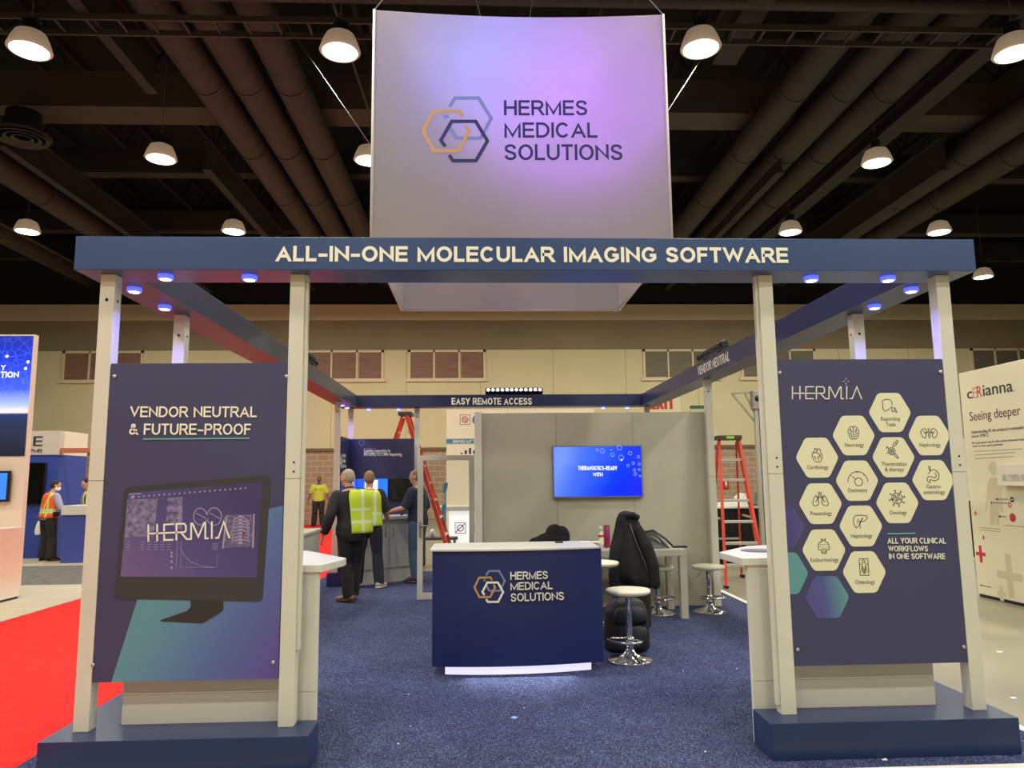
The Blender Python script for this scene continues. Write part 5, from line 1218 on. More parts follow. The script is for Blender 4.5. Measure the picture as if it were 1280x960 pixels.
# ------------------------------------------------------------------ left neighbour: light box tower
lt = thing('lightbox_tower', 'white booth tower with a glowing blue light box at far left', 'booth tower', (-7.2, 11.3, 0))
TXR = -6.585; TY = 11.1
TW = mat('warm_white_wall', (224, 208, 190), .5)
MB().box(-9.2, TXR, TY+.01, TY+.11, 0, at(44, 418, TY).z).build('body', TW, lt, .004)
lz0, lz1, lzm = at(20, 570, TY).z, at(20, 420, TY).z, at(20, 519, TY).z
xr_ = at(40, 440, TY).x
def star_mat():
    m = gradmat('earth_night_print', [(0, (22, 24, 40)), (.30, (34, 42, 74)), (.345, (30, 44, 110)), (.36, (216, 200, 190)), (.41, (150, 170, 235)), (.55, (52, 82, 226)), (.8, (18, 44, 190)), (1, (16, 34, 140))], (0, 0, 1), .3, emit=.95)
    nt = m.node_tree; b = nt.nodes['Principled BSDF']
    t = nt.nodes.new('ShaderNodeTexCoord'); v = nt.nodes.new('ShaderNodeTexVoronoi'); v.feature = 'DISTANCE_TO_EDGE'; v.inputs['Scale'].default_value = 9
    nt.links.new(t.outputs['Object'], v.inputs['Vector'])
    r = nt.nodes.new('ShaderNodeValToRGB'); r.color_ramp.elements[0].color = (.10, .16, .35, 1); r.color_ramp.elements[1].color = (0, 0, 0, 1); r.color_ramp.elements[1].position = .035
    s = nt.nodes.new('ShaderNodeSeparateXYZ'); nt.links.new(t.outputs['Generated'], s.inputs[0])
    gt = nt.nodes.new('ShaderNodeMath'); gt.operation = 'GREATER_THAN'; gt.inputs[1].default_value = .5; nt.links.new(s.outputs['Z'], gt.inputs[0])
    mm = nt.nodes.new('ShaderNodeMix'); mm.data_type = 'RGBA'; mm.blend_type = 'ADD'
    nt.links.new(v.outputs['Distance'], r.inputs[0]); nt.links.new(gt.outputs[0], mm.inputs['Factor'])
    src = b.inputs['Emission Color'].links[0].from_socket
    nt.links.new(src, mm.inputs['A']); nt.links.new(r.outputs[0], mm.inputs['B']); nt.links.new(mm.outputs['Result'], b.inputs['Emission Color'])
    return m
lbx = MB().box(-9.1, xr_, TY-.005, TY+.012, lz0, lz1).build('light_box', star_mat(), lt)
textpx('lettering', 'Y', LEDT, lbx, 0.5, 456.3, 7, 463, TY-.006, bold=.02); textpx('lettering', 'TION', LEDT, lbx, 0.5, 464.6, 23.3, 472, TY-.006, bold=.02)
for px, py in ((8.6, 445.5), (35, 452.5), (32, 460.7)):
    v = at(px, py, TY-.006); q = MB(); q.lathe([(0, 0), (.022, 0), (.022, .002), (0, .002)], 14, (v.x, TY-.006, v.z), Matrix.Rotation(PI/2, 3, 'X')); q.build('glowing_dot', LEDT, lbx)
b = MB(); fr = Fr((0, TY-.006, 0), (1, 0, 0), (0, 0, 1))
for px, py, r in ((17, 511.5, 2), (21, 511, 1.2), (26, 509.5, 1)): b.stroke([px2(px-r, py, TY-.006), px2(px+r, py+.3, TY-.006)], .008, fr, 0, .001)
b.build('city_lights', LEDT, lbx)
MB().box(-8.6, at(27, 700, TY).x+.0, 9.9, TY+.009, .03, at(14, 661, 10.6).z).build('counter', gradmat('peach_print', [(0, (232, 222, 210)), (.35, (232, 196, 176)), (1, (228, 196, 180))], (0, 0, 1), .5), lt, .004)
MB().box(-8.58, at(27, 700, TY).x-.02, 9.92, TY+.009, -.001, .03).build('counter_base', BLACK, lt)
wt = thing('monitor', 'black framed blue monitor on the white tower at far left edge', 'monitor', (-7.2, TY, 1.5))
a = at(-40, 628, TY-.07); c = at(13, 588.5, TY-.07)
MB().box(a.x, c.x, TY-.07, TY-.03, a.z, c.z).build('bezel', BLACK, wt, .004); MB().box(a.x+.03, c.x-.035, TY-.072, TY-.0705, a.z+.035, c.z-.03).build('screen', mat('plain_blue_screen', (52, 118, 214), .2, emit=.8), wt)
MB().box((a.x+c.x)/2-.15, (a.x+c.x)/2+.15, TY-.03, TY+.01, (a.z+c.z)/2-.12, (a.z+c.z)/2+.12).build('wall_mount', BLACK, wt)

# far blue booth
BY2 = 17.0
be = thing('blue_booth', 'distant blue booth wall with a white name band', 'exhibit wall', (-9.9, BY2, 0))
BLUEW = mat('royal_blue_wall', (44, 66, 150), .5, noise=(1, .04)); zt2 = at(60, 538.5, BY2).z; zm2 = at(60, 568.5, BY2).z
xc = at(75, 560, BY2).x
MB().box(-13.5, xc, BY2, BY2+.15, 0, zm2).build('wall_panel', BLUEW, be)
nb = MB().box(-13.5, xc, BY2-.02, BY2+.15, zm2, zt2).build('name_band', mat('pale_band', (198, 186, 176), .5), be)
text('lettering', 'E', INK, nb, front((at(41.5, 557, BY2-.021).x, BY2-.0205, at(41.5, 557.5, BY2).z)), at(53, 557, BY2).x-at(41.5, 557, BY2).x, at(41.5, 545.5, BY2).z-at(41.5, 557.5, BY2).z, .01)
text('lettering', 'PMB', INK, nb, front((at(37, 565.6, BY2-.021).x, BY2-.0205, at(41.5, 565.6, BY2).z)), at(52.5, 557, BY2).x-at(37, 557, BY2).x, at(41.5, 561.2, BY2).z-at(41.5, 565.6, BY2).z, .01)
x2 = at(104, 570, BY2+1.2).x
MB().box(xc-.15, xc, BY2+.151, BY2+1.15, 0, zm2).build('wing_panel', mat('blue_wing_wall', (52, 74, 158), .5), be)
MB().box(xc-.15, xc+.005, BY2+.151, BY2+1.15, zm2, zt2).build('wing_band', mat('warm_white_band', (228, 214, 196), .5), be)
MB().box(xc+.006, xc+1.6, BY2+.0, BY2+.12, at(90, 566, BY2).z, at(90, 560, BY2).z).build('terracotta_rail', mat('terracotta', (184, 100, 78), .6), be)
tvb = thing('television', 'black switched-off television on the distant blue wall', 'television', (-10, BY2-.05, 1.2))
a = at(26, 631, BY2-.06); c = at(57.5, 578, BY2-.06)
MB().box(a.x, c.x, BY2-.06, BY2-.02, a.z, c.z).build('bezel', BLACK, tvb, .004); MB().box(a.x+.02, c.x-.02, BY2-.062, BY2-.0605, a.z+.02, c.z-.02).build('screen', mat('black_glass', (6, 6, 8), .12), tvb); MB().box(a.x+.3, c.x-.3, BY2-.02, BY2, a.z+.2, c.z-.2).build('wall_mount', BLACK, tvb)
bc = thing('booth_counter', 'blue counter with white top where the man in orange vest stands', 'counter', (-8.2, 16.3, 0))
p0 = fl(75, 704, 0); ct = at(77, 632, p0.y).z; cm = at(77, 644, p0.y).z
MB().box(p0.x, p0.x+2.6, p0.y, p0.y+.6, 0, cm).build('body', mat('royal_blue_counter', (66, 78, 158), .5), bc); MB().box(p0.x-.03, p0.x+2.63, p0.y-.03, p0.y+.63, cm, ct).build('counter_top', WHITE2, bc, .006)

# white booth seen through the glass door
wb = thing('white_booth_wall', 'white booth wall with BRING IoT TO band behind the glass door', 'exhibit wall', (-.4, 16, 0))
WY = 16.0; xa = at(558, 600, WY).x; zt3 = at(570, 512, WY).z
MB().box(xa, xa+3.2, WY, WY+.12, 0, zt3).build('panel', mat('warm_white_panel', (226, 212, 188), .5), wb)
a = at(557.5, 554.5, WY); c = at(600, 548.3, WY)
bd = MB().box(xa-.002, xa+3.2, WY-.006, WY-.0003, a.z, c.z).build('teal_band', mat('teal_band', (62, 124, 146), .5), wb)
textpx('lettering', 'BRING IoT TO', LETTER, bd, 566.5, 550, 598, 553.6, WY-.006, bold=.01)
FRX = Fr((0, WY-.0003, 0), (1, 0, 0), (0, 0, 1))
PINK = mat('pink_emblem', (176, 96, 116), .5)
b = MB(); cx, cz = px2(581.3, 524.5, WY); rr = .105
b.stroke([(cx-rr, cz-rr), (cx+rr, cz-rr), (cx+rr, cz+rr), (cx-rr, cz+rr)], .014, FRX, 0, .003, True); b.prism(circ(cx, cz, .075, 18), FRX, 0, .002); b.build('emblem', PINK, wb)
b = MB(); b.stroke([(cx-.055, cz-.02), (cx+.02, cz+.03), (cx+.05, cz+.06)], .012, FRX, .002, .004); b.stroke([(cx-.03, cz-.05), (cx+.05, cz+.0)], .012, FRX, .002, .004); b.stroke([(cx-.04, cz+.03), (cx+.0, cz+.05)], .01, FRX, .002, .004); b.build('emblem_lines', LETTER, wb)
b = MB(); b.prism(circ(px2(593, 525, WY)[0]+.05, px2(593, 525, WY)[1], .1, 20), FRX, 0, .002); b.build('blue_dot', mat('blue_dot', (58, 120, 160), .5), wb)
b = MB()
for k, h in ((0, 1.5), (1, 4.5), (2, 7.5), (3, 4.5)): a = at(575.5+k*5.3, 567.5, WY); b.prism([(a.x, a.z), (a.x+.05, a.z), (a.x+.05, a.z+h*WY/F), (a.x, a.z+h*WY/F)], FRX, 0, .002)
b.build('bar_marks', INK, wb)
b = MB(); b.box(at(588.5, 600, WY).x, at(590.5, 600, WY).x, WY-.02, WY-.0003, at(589, 613, WY).z, at(589, 577, WY).z); b.build('slot', BLACK, wb)
wc = thing('white_booth_counter', 'white counter with a glowing front behind the glass door', 'counter', (-.6, 15.2, 0))
cy0 = 14.6; zt4 = at(560, 633, cy0).z
MB().box(at(548, 640, cy0).x, at(548, 640, cy0).x+1.7, cy0, cy0+.6, zt4-.09, zt4).build('counter_top', WHITE2, wc, .006)
xq = at(561, 660, cy0).x
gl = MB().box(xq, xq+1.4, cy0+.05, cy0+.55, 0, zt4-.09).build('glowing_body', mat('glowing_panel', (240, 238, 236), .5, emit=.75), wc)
b = MB(); FRY = Fr((0, cy0+.049, 0), (1, 0, 0), (0, 0, 1)); cx, cz = px2(575.5, 660, cy0+.05)
b.stroke([(cx-.1, cz-.1), (cx+.1, cz-.1), (cx+.1, cz+.1), (cx-.1, cz+.1)], .014, FRY, 0, .003, True); b.stroke(circ(cx, cz, .06, 14), .02, FRY, 0, .003, True); b.stroke([(cx-.09, cz-.08), (cx+.08, cz+.08)], .02, FRY, 0, .003); b.build('emblem', mat('violet_emblem', (166, 120, 176), .5), gl)
b = MB(); b.prism(circ(px2(593, 660, cy0)[0], cz, .09, 18), FRY, 0, .003); b.build('blue_dot', mat('cyan_dot', (70, 176, 214), .5), gl)
b = MB(); x_ = at(557, 600, WY).x; b.prism([px2(558.5, 584, cy0), px2(561, 584, cy0), px2(555, 614, cy0)], FRY, .3, .305)
lf_ = MB()
for (pxx, pyy, fy) in ((556.5, 610, 14.5), (554.5, 637, 14.44)):
    v = at(pxx, pyy, fy); q = MB(); q.prism(rpoly([(v.x-.05, v.z-.11), (v.x+.03, v.z-.06), (v.x+.06, v.z+.11), (v.x-.03, v.z+.1)], .05), Fr((0, fy, 0), (1, 0, 0), (0, 0, 1)), 0, .02)
    q.box(v.x-.01, v.x+.01, fy-.01, fy+.01, 0, v.z-.05); tag(q.build('teal_flag', mat('teal_flag', (62, 122, 158), .5)), 'small teal leaf-shaped flag %s behind the glass door' % ('above the white counter' if pyy < 620 else 'level with the white counter top'), 'flag', 'teal flags')
# low dark table with folded items behind the door
lt2 = thing('low_table', 'dark low table with white things behind the glass door', 'table', (-1.0, 14.42, 0))
v0 = at(532, 672, 14.3); MB().box(v0.x-.1, v0.x+.6, 14.28, 14.58, v0.z-.05, v0.z).build('tabletop', mat('dark_grey_top', (90, 86, 80), .5), lt2)
for x in (v0.x-.06, v0.x+.52):
    for y in (14.29, 14.53): MB().box(x, x+.04, y, y+.04, 0, v0.z-.05).build('leg', mat('dark_leg', (60, 58, 56), .5), lt2)
q = MB(); q.lathe([(0, 0), (.04, 0), (.045, .1), (.03, .14), (0, .15)], 16, (v0.x+.12, 14.42, v0.z)); tag(q.build('white_cup', PAPER), 'white cup on the low table behind the glass door', 'cup')

# ------------------------------------------------------------------ people
SKIN = mat('skin', (196, 142, 116), .55); SKIND = mat('brown_skin', (120, 78, 58), .55)
def rotx(a): return Matrix.Rotation(a, 3, 'X')
def person(label, loc, yaw, H, skin, arms, legs, lean=0.0, roll=0.0, headyaw=0.0, headpitch=0.0, hair=None, grp=None, build=1.0, hairlen=0.0):
    """local frame: faces +Y, right is +X; arms = {'L': (elbow, wrist, hand_dir), 'R': ...}; legs = {'L': (knee, ankle, toe_dir)}"""
    t = thing('person', label, 'person', (0, 0, 0), grp, local=True)
    k = H/1.75
    def up(p):
        p = Vector(p)*k
        if p.z > .95*k and roll:
            o = Vector((0, 0, .95*k)); p = o+Matrix.Rotation(-roll, 3, 'Y') @ (p-o)
        if p.z > .95*k and lean:
            o = Vector((0, 0, .95*k)); p = o+rotx(-lean) @ (p-o)
        return p
    hp = Vector((0, .0, 1.53))
    def hd(p):
        p = Vector(p); p = hp+Matrix.Rotation(headyaw, 3, 'Z') @ (rotx(headpitch) @ (p-hp)); return up(p)
    J = {}
    for s, sg in (('L', -1), ('R', 1)):
        e, w, hdv = arms[s]; J['arm'+s] = (up((sg*.165*build, 0, 1.405)), Vector(e)*k, Vector(w)*k, Vector(hdv).normalized())
        kn, an, td = legs[s]; J['leg'+s] = (Vector((sg*.095, 0, .92))*k, Vector(kn)*k, Vector(an)*k, Vector(td).normalized())
    TOR = [(.80, .12, .10, 0), (.88, .165, .12, -.005), (.97, .168, .125, -.005), (1.06, .158, .118, 0), (1.14, .155, .115, .005), (1.26, .172, .12, .005), (1.35, .18, .115, 0), (1.42, .168, .09, -.01), (1.465, .11, .07, -.01), (1.49, .06, .06, -.005)]
    def torso(mb, d=0.0, zlo=0, zhi=9, n=28):
        mb.loft([(up((0, y, z)), (rx*build+d)*k, (ry*build+d)*k) for z, rx, ry, y in TOR if zlo <= z <= zhi], n)
    def limb(mb, P, R, d=0.0, n=16):
        mb.ell(P[0], ((R[0]+d)*k,)*3, 14, 8)
        pts = []; P = [Vector(p) for p in P]
        for i in range(len(P)-1):
            for q in range(5 if i < len(P)-2 else 6): f = q/5; pts.append((P[i].lerp(P[i+1], f), R[i]+(R[i+1]-R[i])*f+(.006*math.sin(f*PI))))
        mb.tube([p for p, r in pts], [(r+d)*k for p, r in pts], n)
    def hand(mb, s):
        sh, e, w, h = J['arm'+s]; sg = -1 if s == 'L' else 1
        side = Vector((0, 1, 0)) if abs(h.y) < .8 else Vector((-sg, 0, 0))     # thumb side
        side = (side-h*side.dot(h)).normalized(); palm = h.cross(side)*sg
        mb.loft([(w-h*.02*k, .026*k, .022*k), (w+h*.02*k, .034*k, .019*k), (w+h*.06*k, .042*k, .017*k), (w+h*.092*k, .04*k, .015*k)], 14, side)
        for q in range(4):
            o = w+h*.085*k+side*((.028-.0185*q)*k); Lf = (.068, .076, .072, .056)[q]*k
            d2 = (h*.86-palm*.5).normalized(); d3 = (h*.4-palm*.9).normalized()
            mb.tube([o-h*.02*k, o+h*.5*Lf, o+h*.5*Lf+d2*.3*Lf, o+h*.5*Lf+d2*.3*Lf+d3*.25*Lf], [.0095*k, .009*k, .0085*k, .007*k], 8)
        o = w+h*.03*k+side*.026*k; d = (side*.75+h*.7).normalized()
        mb.tube([o, o+d*.035*k, o+(d*.6+h*.4).normalized()*.065*k], [.013*k, .0105*k, .008*k], 8)
    # body: one continuous skin
    b = MB(); torso(b)
    b.tube([up((0, -.01, 1.44)), up((0, .0, 1.5)), hd((0, .01, 1.56)), hd((0, .015, 1.6))], [.06*k, .057*k, .055*k, .055*k], 18)
    def headell(c, r, n=20, m=14): 
        rs = []
        for i in range(m+1):
            a = -PI/2+PI*i/m
            rs.append([hd((c[0]+math.cos(q)*math.cos(a)*r[0], c[1]+math.sin(q)*math.cos(a)*r[1], c[2]+math.sin(a)*r[2])) for q in [2*PI*j/n for j in range(n)]])
        b.rings(rs)
    headell((0, .01, 1.655), (.076, .096, .098)); headell((0, .035, 1.595), (.056, .066, .07)); headell((0, .075, 1.56), (.028, .022, .02))
    headell((0, .108, 1.625), (.014, .02, .017)); headell((0, .100, 1.648), (.010, .014, .026)); headell((0, .092, 1.672), (.045, .014, .01))
    headell((0, .094, 1.592), (.022, .01, .006)); headell((0, .093, 1.584), (.019, .01, .006))
    for s in (-1, 1): headell((s*.078, .0, 1.638), (.010, .02, .032)); headell((s*.048, .066, 1.62), (.022, .02, .02))
    for s in 'LR':
        sh, e, w, h = J['arm'+s]; limb(b, [sh, e, w], [.054, .042, .028]); hand(b, s)
        hp_, kn, an, td = J['leg'+s]; limb(b, [hp_, kn, an], [.088, .056, .04])
        b.loft([(an-td*.05*k-Vector((0, 0, .04*k)), .034*k, .035*k), (an+td*.03*k-Vector((0, 0, .05*k)), .042*k, .036*k), (an+td*.14*k-Vector((0, 0, .065*k)), .042*k, .022*k), (an+td*.18*k-Vector((0, 0, .068*k)), .026*k, .014*k)], 14, Vector((td.y, -td.x, 0)))
    b.blend('body', skin, t, .0072, 3)
    for s in (-1, 1):
        q = MB(); q.ell(hd((s*.031, .095, 1.648)), (.009*k, .007*k, .005*k), 10, 8); q.build('eye', mat('eye_dark', (30, 24, 22), .3), t)
    if hair:
        q = MB(); rs = []; n = 24; m = 12; c = (0, -.008, 1.672); r = (.083, .098, .09)
        def he(c, r, zcut):
            rs = []
            for i in range(m+1):
                a = -PI/2+PI*i/m
                rs.append([hd((c[0]+math.cos(j)*math.cos(a)*r[0], c[1]+math.sin(j)*math.cos(a)*r[1], max(zcut, c[2]+math.sin(a)*r[2]))) for j in [2*PI*x/n for x in range(n)]])
            q.rings(rs)
        he((0, -.010, 1.672), (.081, .094, .092), 1.645); he((0, -.03, 1.64), (.076, .078, .09), 1.575-hairlen)
        q.blend('hair', hair, t, .007, 2)
    T = dict(t=t, up=up, hd=hd, J=J, TOR=TOR, torso=torso, limb=limb, k=k, build=build)
    t.location = loc; t.rotation_euler = (0, 0, yaw)
    return T
def trousers(T, m, d=.022, flare=.02, zend=.0):
    b = MB(); k = T['k']; T['torso'](b, d*.55, 0, 1.0)
    for s in 'LR':
        hp_, kn, an, td = T['J']['leg'+s]
        a2 = an+Vector((0, 0, -.035*k)); T['limb'](b, [hp_, kn, a2], [.092, .060, .044+flare], d)
    return b.blend('trousers', m, T['t'], .011, 3)
def top(T, m, name='jacket', d=.02, zlo=.85, sleeve=1.0, skirt=0.0, zhi=1.47):
    b = MB(); k = T['k']; up = T['up']
    b.loft([(up((0, y, z)), (rx*T['build']+d+(skirt if z < 1.0 else 0))*k, (ry*T['build']+d+(skirt if z < 1.0 else 0))*k) for z, rx, ry, y in T['TOR'] if zlo-.06 <= z <= zhi], 28)
    for s in 'LR':
        sh, e, w, h = T['J']['arm'+s]
        if sleeve >= 1: T['limb'](b, [sh, e, e.lerp(w, .93)], [.058, .045, .032], d)
        else: T['limb'](b, [sh, sh.lerp(e, sleeve*2 if sleeve < .5 else .99)], [.062, .054], d)
    return b.blend(name, m, T['t'], .011, 3)
def shoes(T, m, sole):
    k = T['k']
    for s in 'LR':
        hp_, kn, an, td = T['J']['leg'+s]; z = lambda p, h: Vector((p.x, p.y, h*k))
        sd = Vector((td.y, -td.x, 0)); b0 = Vector((an.x, an.y, an.z-.09*k))
        def P(f, h): q = b0+td*f*k; return Vector((q.x, q.y, b0.z+h*k))
        b = MB(); b.loft([(P(-.075, .045), .034*k, .03*k), (P(-.05, .055), .042*k, .045*k), (P(.02, .06), .046*k, .048*k), (P(.10, .045), .05*k, .034*k), (P(.165, .035), .044*k, .026*k), (P(.20, .03), .024*k, .018*k)], 16, sd)
        b.ell(P(-.02, .085), (.045*k, .045*k, .035*k), 14, 8); o = b.blend('shoe', m, T['t'], .009, 2)
        q = MB(); q.loft([(P(-.08, .010), .03*k, .010*k), (P(-.04, .010), .044*k, .010*k), (P(.10, .010), .052*k, .010*k), (P(.17, .010), .044*k, .010*k), (P(.205, .010), .02*k, .008*k)], 14, sd); q.build('sole', sole, o)
def vest(T, m, d=.036, a0=0.0, a1=2*PI, zlo=.98, zhi=1.46, ox=0.0, name='safety_vest', th=.008):
    """sleeveless shell round the torso between two angles (0 = right side, 90 deg = chest)"""
    up, k = T['up'], T['k']; n = 36; outer = []; inner = []
    zs = [zlo+(zhi-zlo)*i/16 for i in range(17)]
    def prof(z):
        L = T['TOR']
        for i in range(len(L)-1):
            if L[i][0] <= z <= L[i+1][0]:
                f = (z-L[i][0])/(L[i+1][0]-L[i][0]); return [L[i][j]+(L[i+1][j]-L[i][j])*f for j in (1, 2, 3)]
        return L[-1][1:]
    b = MB(); rings = []
    for z in zs:
        rx, ry, yo = prof(z); rx *= T['build']; ry *= T['build']
        if z < 1.2: rx = max(rx, .165*T['build']); ry = max(ry, .118*T['build'])
        ro = []; ri = []
        for j in range(n+1):
            a = a0+(a1-a0)*j/n; w = .006*math.sin(7*a+z*4)*(1.6-z)*1.6
            for L, dd in ((ro, d+w), (ri, d+w-th)): L.append(up((ox+math.cos(a)*(rx+dd), yo+math.sin(a)*(ry+dd), z)))
        rings.append(ro+ri[::-1])
    b.rings(rings); return b.build(name, m, T['t'])
HG = mat('grey_hair', (158, 146, 124), .8, noise=(60, .2)); HB = mat('brown_grey_hair', (126, 104, 80), .8, noise=(60, .2)); HD = mat('dark_hair', (40, 32, 30), .8, noise=(60, .2))
SUIT = mat('black_suit_cloth', (24, 24, 27), .8, noise=(10, .2), bump=(25, .12)); DENIM = mat('dark_denim', (26, 31, 46), .85, noise=(30, .2)); DENIM2 = mat('blue_denim', (58, 76, 102), .85, noise=(30, .2))
LIME, SILV = (184, 206, 52), (206, 214, 170)
VESTM = stripe_mat('lime_mesh_vest', LIME, [('X', .085, .125, SILV), ('Z', 1.03, 1.07, SILV), ('Z', 1.2, 1.23, SILV)])
VESTM2 = stripe_mat('lime_mesh_vest_striped', LIME, [('X', .10, .14, SILV), ('Z', 1.08, 1.12, SILV)])
VESTO = stripe_mat('orange_vest', (232, 96, 34), [('X', .12, .15, (214, 210, 120)), ('D', -.38, -.345, (206, 212, 110)), ('Z', .99, 1.03, (206, 212, 110)), ('Z', 1.03, 1.055, (190, 186, 160)), ('Z', 1.055, 1.085, (206, 212, 110))])
BROWN = mat('tan_leather', (142, 96, 70), .5); SOLE = mat('dark_sole', (50, 38, 32), .8); WSHOE = mat('pale_trainer', (196, 190, 172), .7); WSOLE = mat('white_sole', (224, 220, 206), .7)

# man with grey hair, black suit, vest slipped over the right shoulder (faces away, slightly left)
T = person('man with short grey hair in black suit, lime vest over one shoulder, walking away', fl(438, 752, 0)+Vector((0, .02, 0)), .42, 1.75, SKIN,
           {'L': ((-.31, -.06, 1.13), (-.38, .02, .89), (-.15, .3, -1)), 'R': ((.19, .10, 1.15), (.12, .30, 1.08), (-.4, .9, 0))},
           {'L': ((-.06, .05, .50), (-.04, -.06, .095), (-.6, .8, 0)), 'R': ((.09, .10, .5), (.06, .12, .095), (.1, 1, 0))}, lean=.05, roll=.07, headyaw=.65, headpitch=-.10, hair=HG, build=1.06)
top(T, SUIT, 'suit_jacket', .026, .82, 1.0, .015, 1.475); trousers(T, SUIT, .020, .014); shoes(T, BROWN, SOLE)
q = MB(); q.loft([(T['up']((0, -.005, 1.45)), .075, .07), (T['up']((0, .0, 1.5)), .070, .068), (T['up']((0, .002, 1.508)), .064, .062)], 20); q.build('shirt_collar', SUIT, T['t'])
vest(T, VESTM, .058, PI*1.37, PI*2.42, .90, 1.468, .045)

# second man facing away in lime vest
T = person('man with short brown-grey hair seen from behind in lime vest and dark jeans', fl(459, 735, 0)+Vector((0, .08, 0)), -.08, 1.74, SKIN,
           {'L': ((-.26, .06, 1.13), (-.2, .3, 1.0), (.3, 1, 0)), 'R': ((.26, .05, 1.13), (.22, .28, 1.0), (-.3, 1, 0))},
           {'L': ((-.15, .05, .5), (-.17, .02, .095), (-.2, 1, 0)), 'R': ((.13, .02, .5), (.19, -.08, .095), (.3, 1, 0))}, hair=HB, build=1.0)
top(T, SUIT, 'polo_shirt', .022, .88, .5); trousers(T, DENIM, .02, .014); shoes(T, WSHOE, WSOLE)
q = MB(); q.loft([(T['up']((0, -.005, 1.455)), .078, .074), (T['up']((0, .0, 1.49)), .07, .068)], 20); q.build('shirt_collar', mat('white_collar', (220, 218, 206), .7), T['t'])
vest(T, VESTM2, .046, PI*.62, PI*2.38, .92, 1.462)

# man in navy polo behind the door, profile to the left
NPOLO = mat('navy_polo_cloth', (26, 30, 52), .8, noise=(14, .2))
T = person('man in navy polo and jeans behind the glass door, hand on the demo counter', fl(522, 728, 0), 1.25, 1.76, SKIN,
           {'L': ((-.24, .12, 1.16), (-.14, .42, 1.10), (.05, 1, -.05)), 'R': ((.25, -.04, 1.13), (.24, .12, .92), (0, .4, -1))},
           {'L': ((-.1, .03, .5), (-.1, -.02, .095), (0, 1, 0)), 'R': ((.1, .05, .5), (.1, .03, .095), (.1, 1, 0))}, lean=.05, headyaw=.1, hair=HB, build=1.05)
top(T, NPOLO, 'polo_shirt', .024, .88, .5); trousers(T, DENIM2, .02, .014); shoes(T, mat('brown_shoe', (70, 54, 44), .6), SOLE)
q = MB(); q.tube([T['up']((-.05, .10, 1.45)), T['up']((-.03, .155, 1.28)), T['up']((0, .165, 1.15)), T['up']((.03, .155, 1.28)), T['up']((.05, .10, 1.45))], .006, 6); q.box(-.035, .035, .165, .17, 1.05, 1.15); q.build('lanyard', mat('pale_blue_lanyard', (150, 180, 214), .6), T['t'])
# security man far away in yellow shirt
YEL = mat('yellow_shirt', (190, 194, 66), .8); DK = mat('dark_work_cloth', (38, 32, 32), .85)
T = person('man in yellow shirt and dark trousers standing before the far block wall', fl(397.5, 657.5, 0), PI+.1, 1.78, SKIND,
           {'L': ((-.30, -.02, 1.13), (-.36, .06, .9), (0, .2, -1)), 'R': ((.30, -.02, 1.13), (.36, .06, .9), (0, .2, -1))},
           {'L': ((-.12, .03, .5), (-.15, .0, .095), (-.3, 1, 0)), 'R': ((.12, .03, .5), (.15, .0, .095), (.3, 1, 0))}, hair=HD, build=1.15)
top(T, YEL, 'yellow_shirt', .024, .9, .45); trousers(T, DK, .03, .02); shoes(T, BLACK, RUBBER)
q = MB()
for s in (-1, 1): q.loft([((s*.115, .03, .44), .085, .085), ((s*.12, .045, .5), .092, .095), ((s*.115, .03, .56), .088, .088)], 14)
q.build('knee_pads', RUBBER, T['t'])
text('lettering', 'SECURITY', INK, T['t'], Fr((.11, .155, 1.30), (-1, 0, 0), (0, 0, 1)), .22, .045, .006, .02)
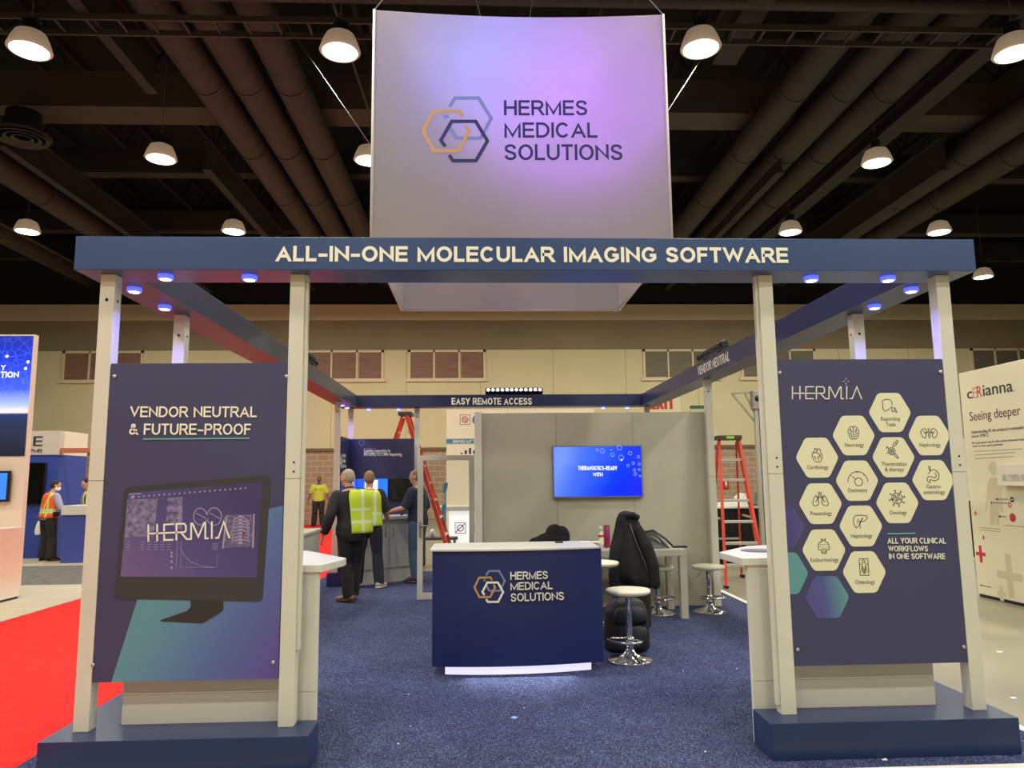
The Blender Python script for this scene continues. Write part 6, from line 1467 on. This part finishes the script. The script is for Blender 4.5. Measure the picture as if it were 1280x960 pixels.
# man in orange vest at the blue booth
LAV = mat('lavender_shirt', (164, 154, 184), .8, noise=(60, .2))
T = person('masked man in orange vest and lavender shirt leaning at the blue counter', fl(57, 701, 0), -.62, 1.68, SKIN,
           {'L': ((-.27, .0, 1.12), (-.24, .2, .96), (.2, 1, -.2)), 'R': ((.30, .10, 1.13), (.22, .33, 1.06), (-.1, 1, -.1))},
           {'L': ((-.12, .03, .5), (-.14, .0, .095), (-.2, 1, 0)), 'R': ((.12, .04, .5), (.16, .03, .095), (.3, 1, 0))}, lean=.10, headyaw=-.45, headpitch=-.25, hair=HD, build=1.08)
top(T, LAV, 'shirt', .022, .9, 1.0); trousers(T, DK, .034, .03); shoes(T, BLACK, RUBBER)
vest(T, VESTO, .044, PI*.60, PI*2.40, .93, 1.462)
q = MB(); q.rings([[T['hd']((math.cos(a)*.062*s, .035+math.sin(a)*.082*s, z)) for a in [-.25+(PI+.5)*j/14 for j in range(15)]]+[T['hd']((math.cos(a)*.056*s, .035+math.sin(a)*.074*s, z)) for a in [-.25+(PI+.5)*j/14 for j in range(14, -1, -1)]] for z, s in ((1.545, .8), (1.565, 1.02), (1.595, 1.1), (1.63, 1.08))]); q.build('face_mask', PAPER, T['t'])
q = MB(); q.box(.18, .27, -.02, .08, .92, 1.02); q.build('belt_pouch', BLACK, T['t'], .01)
q = MB(); q.loft([((-.36, -.02, .82), .03, .02), ((-.36, -.02, .72), .09, .04), ((-.37, -.02, .60), .12, .05), ((-.36, -.02, .53), .10, .04)], 14)
q.V = [Matrix.Rotation(-.62, 3, 'Z') @ v + fl(57, 701, 0) for v in q.V]
tag(q.blend('plastic_bag', PAPER, None, .012, 1), 'white plastic bag hanging beside the man in orange vest', 'bag')
# person behind the blue counter, half hidden by the white post
VESTW = stripe_mat('dark_vest_reflective', (40, 40, 40), [('X', .07, .13, (206, 214, 120)), ('X', .02, .07, (214, 214, 204)), ('Z', 1.08, 1.13, (206, 214, 120))])
lp_ = at(116, 640, 17.0)
T = person('person in white shirt and reflective vest behind the blue counter', (lp_.x, 16.95, 0), 2.2, 1.72, SKIN,
           {'L': ((-.28, .1, 1.14), (-.2, .3, 1.02), (.2, 1, -.1)), 'R': ((.28, .1, 1.14), (.22, .32, 1.02), (-.2, 1, -.1))},
           {'L': ((-.1, .03, .5), (-.1, .0, .095), (0, 1, 0)), 'R': ((.1, .03, .5), (.1, .0, .095), (0, 1, 0))}, lean=.15, headpitch=-.2, hair=HD)
top(T, mat('white_shirt', (214, 206, 190), .8), 'shirt', .022, .9, .5); trousers(T, DK, .03, .02); shoes(T, BLACK, RUBBER); vest(T, VESTW, .044, PI*.60, PI*2.40, .95, 1.462)
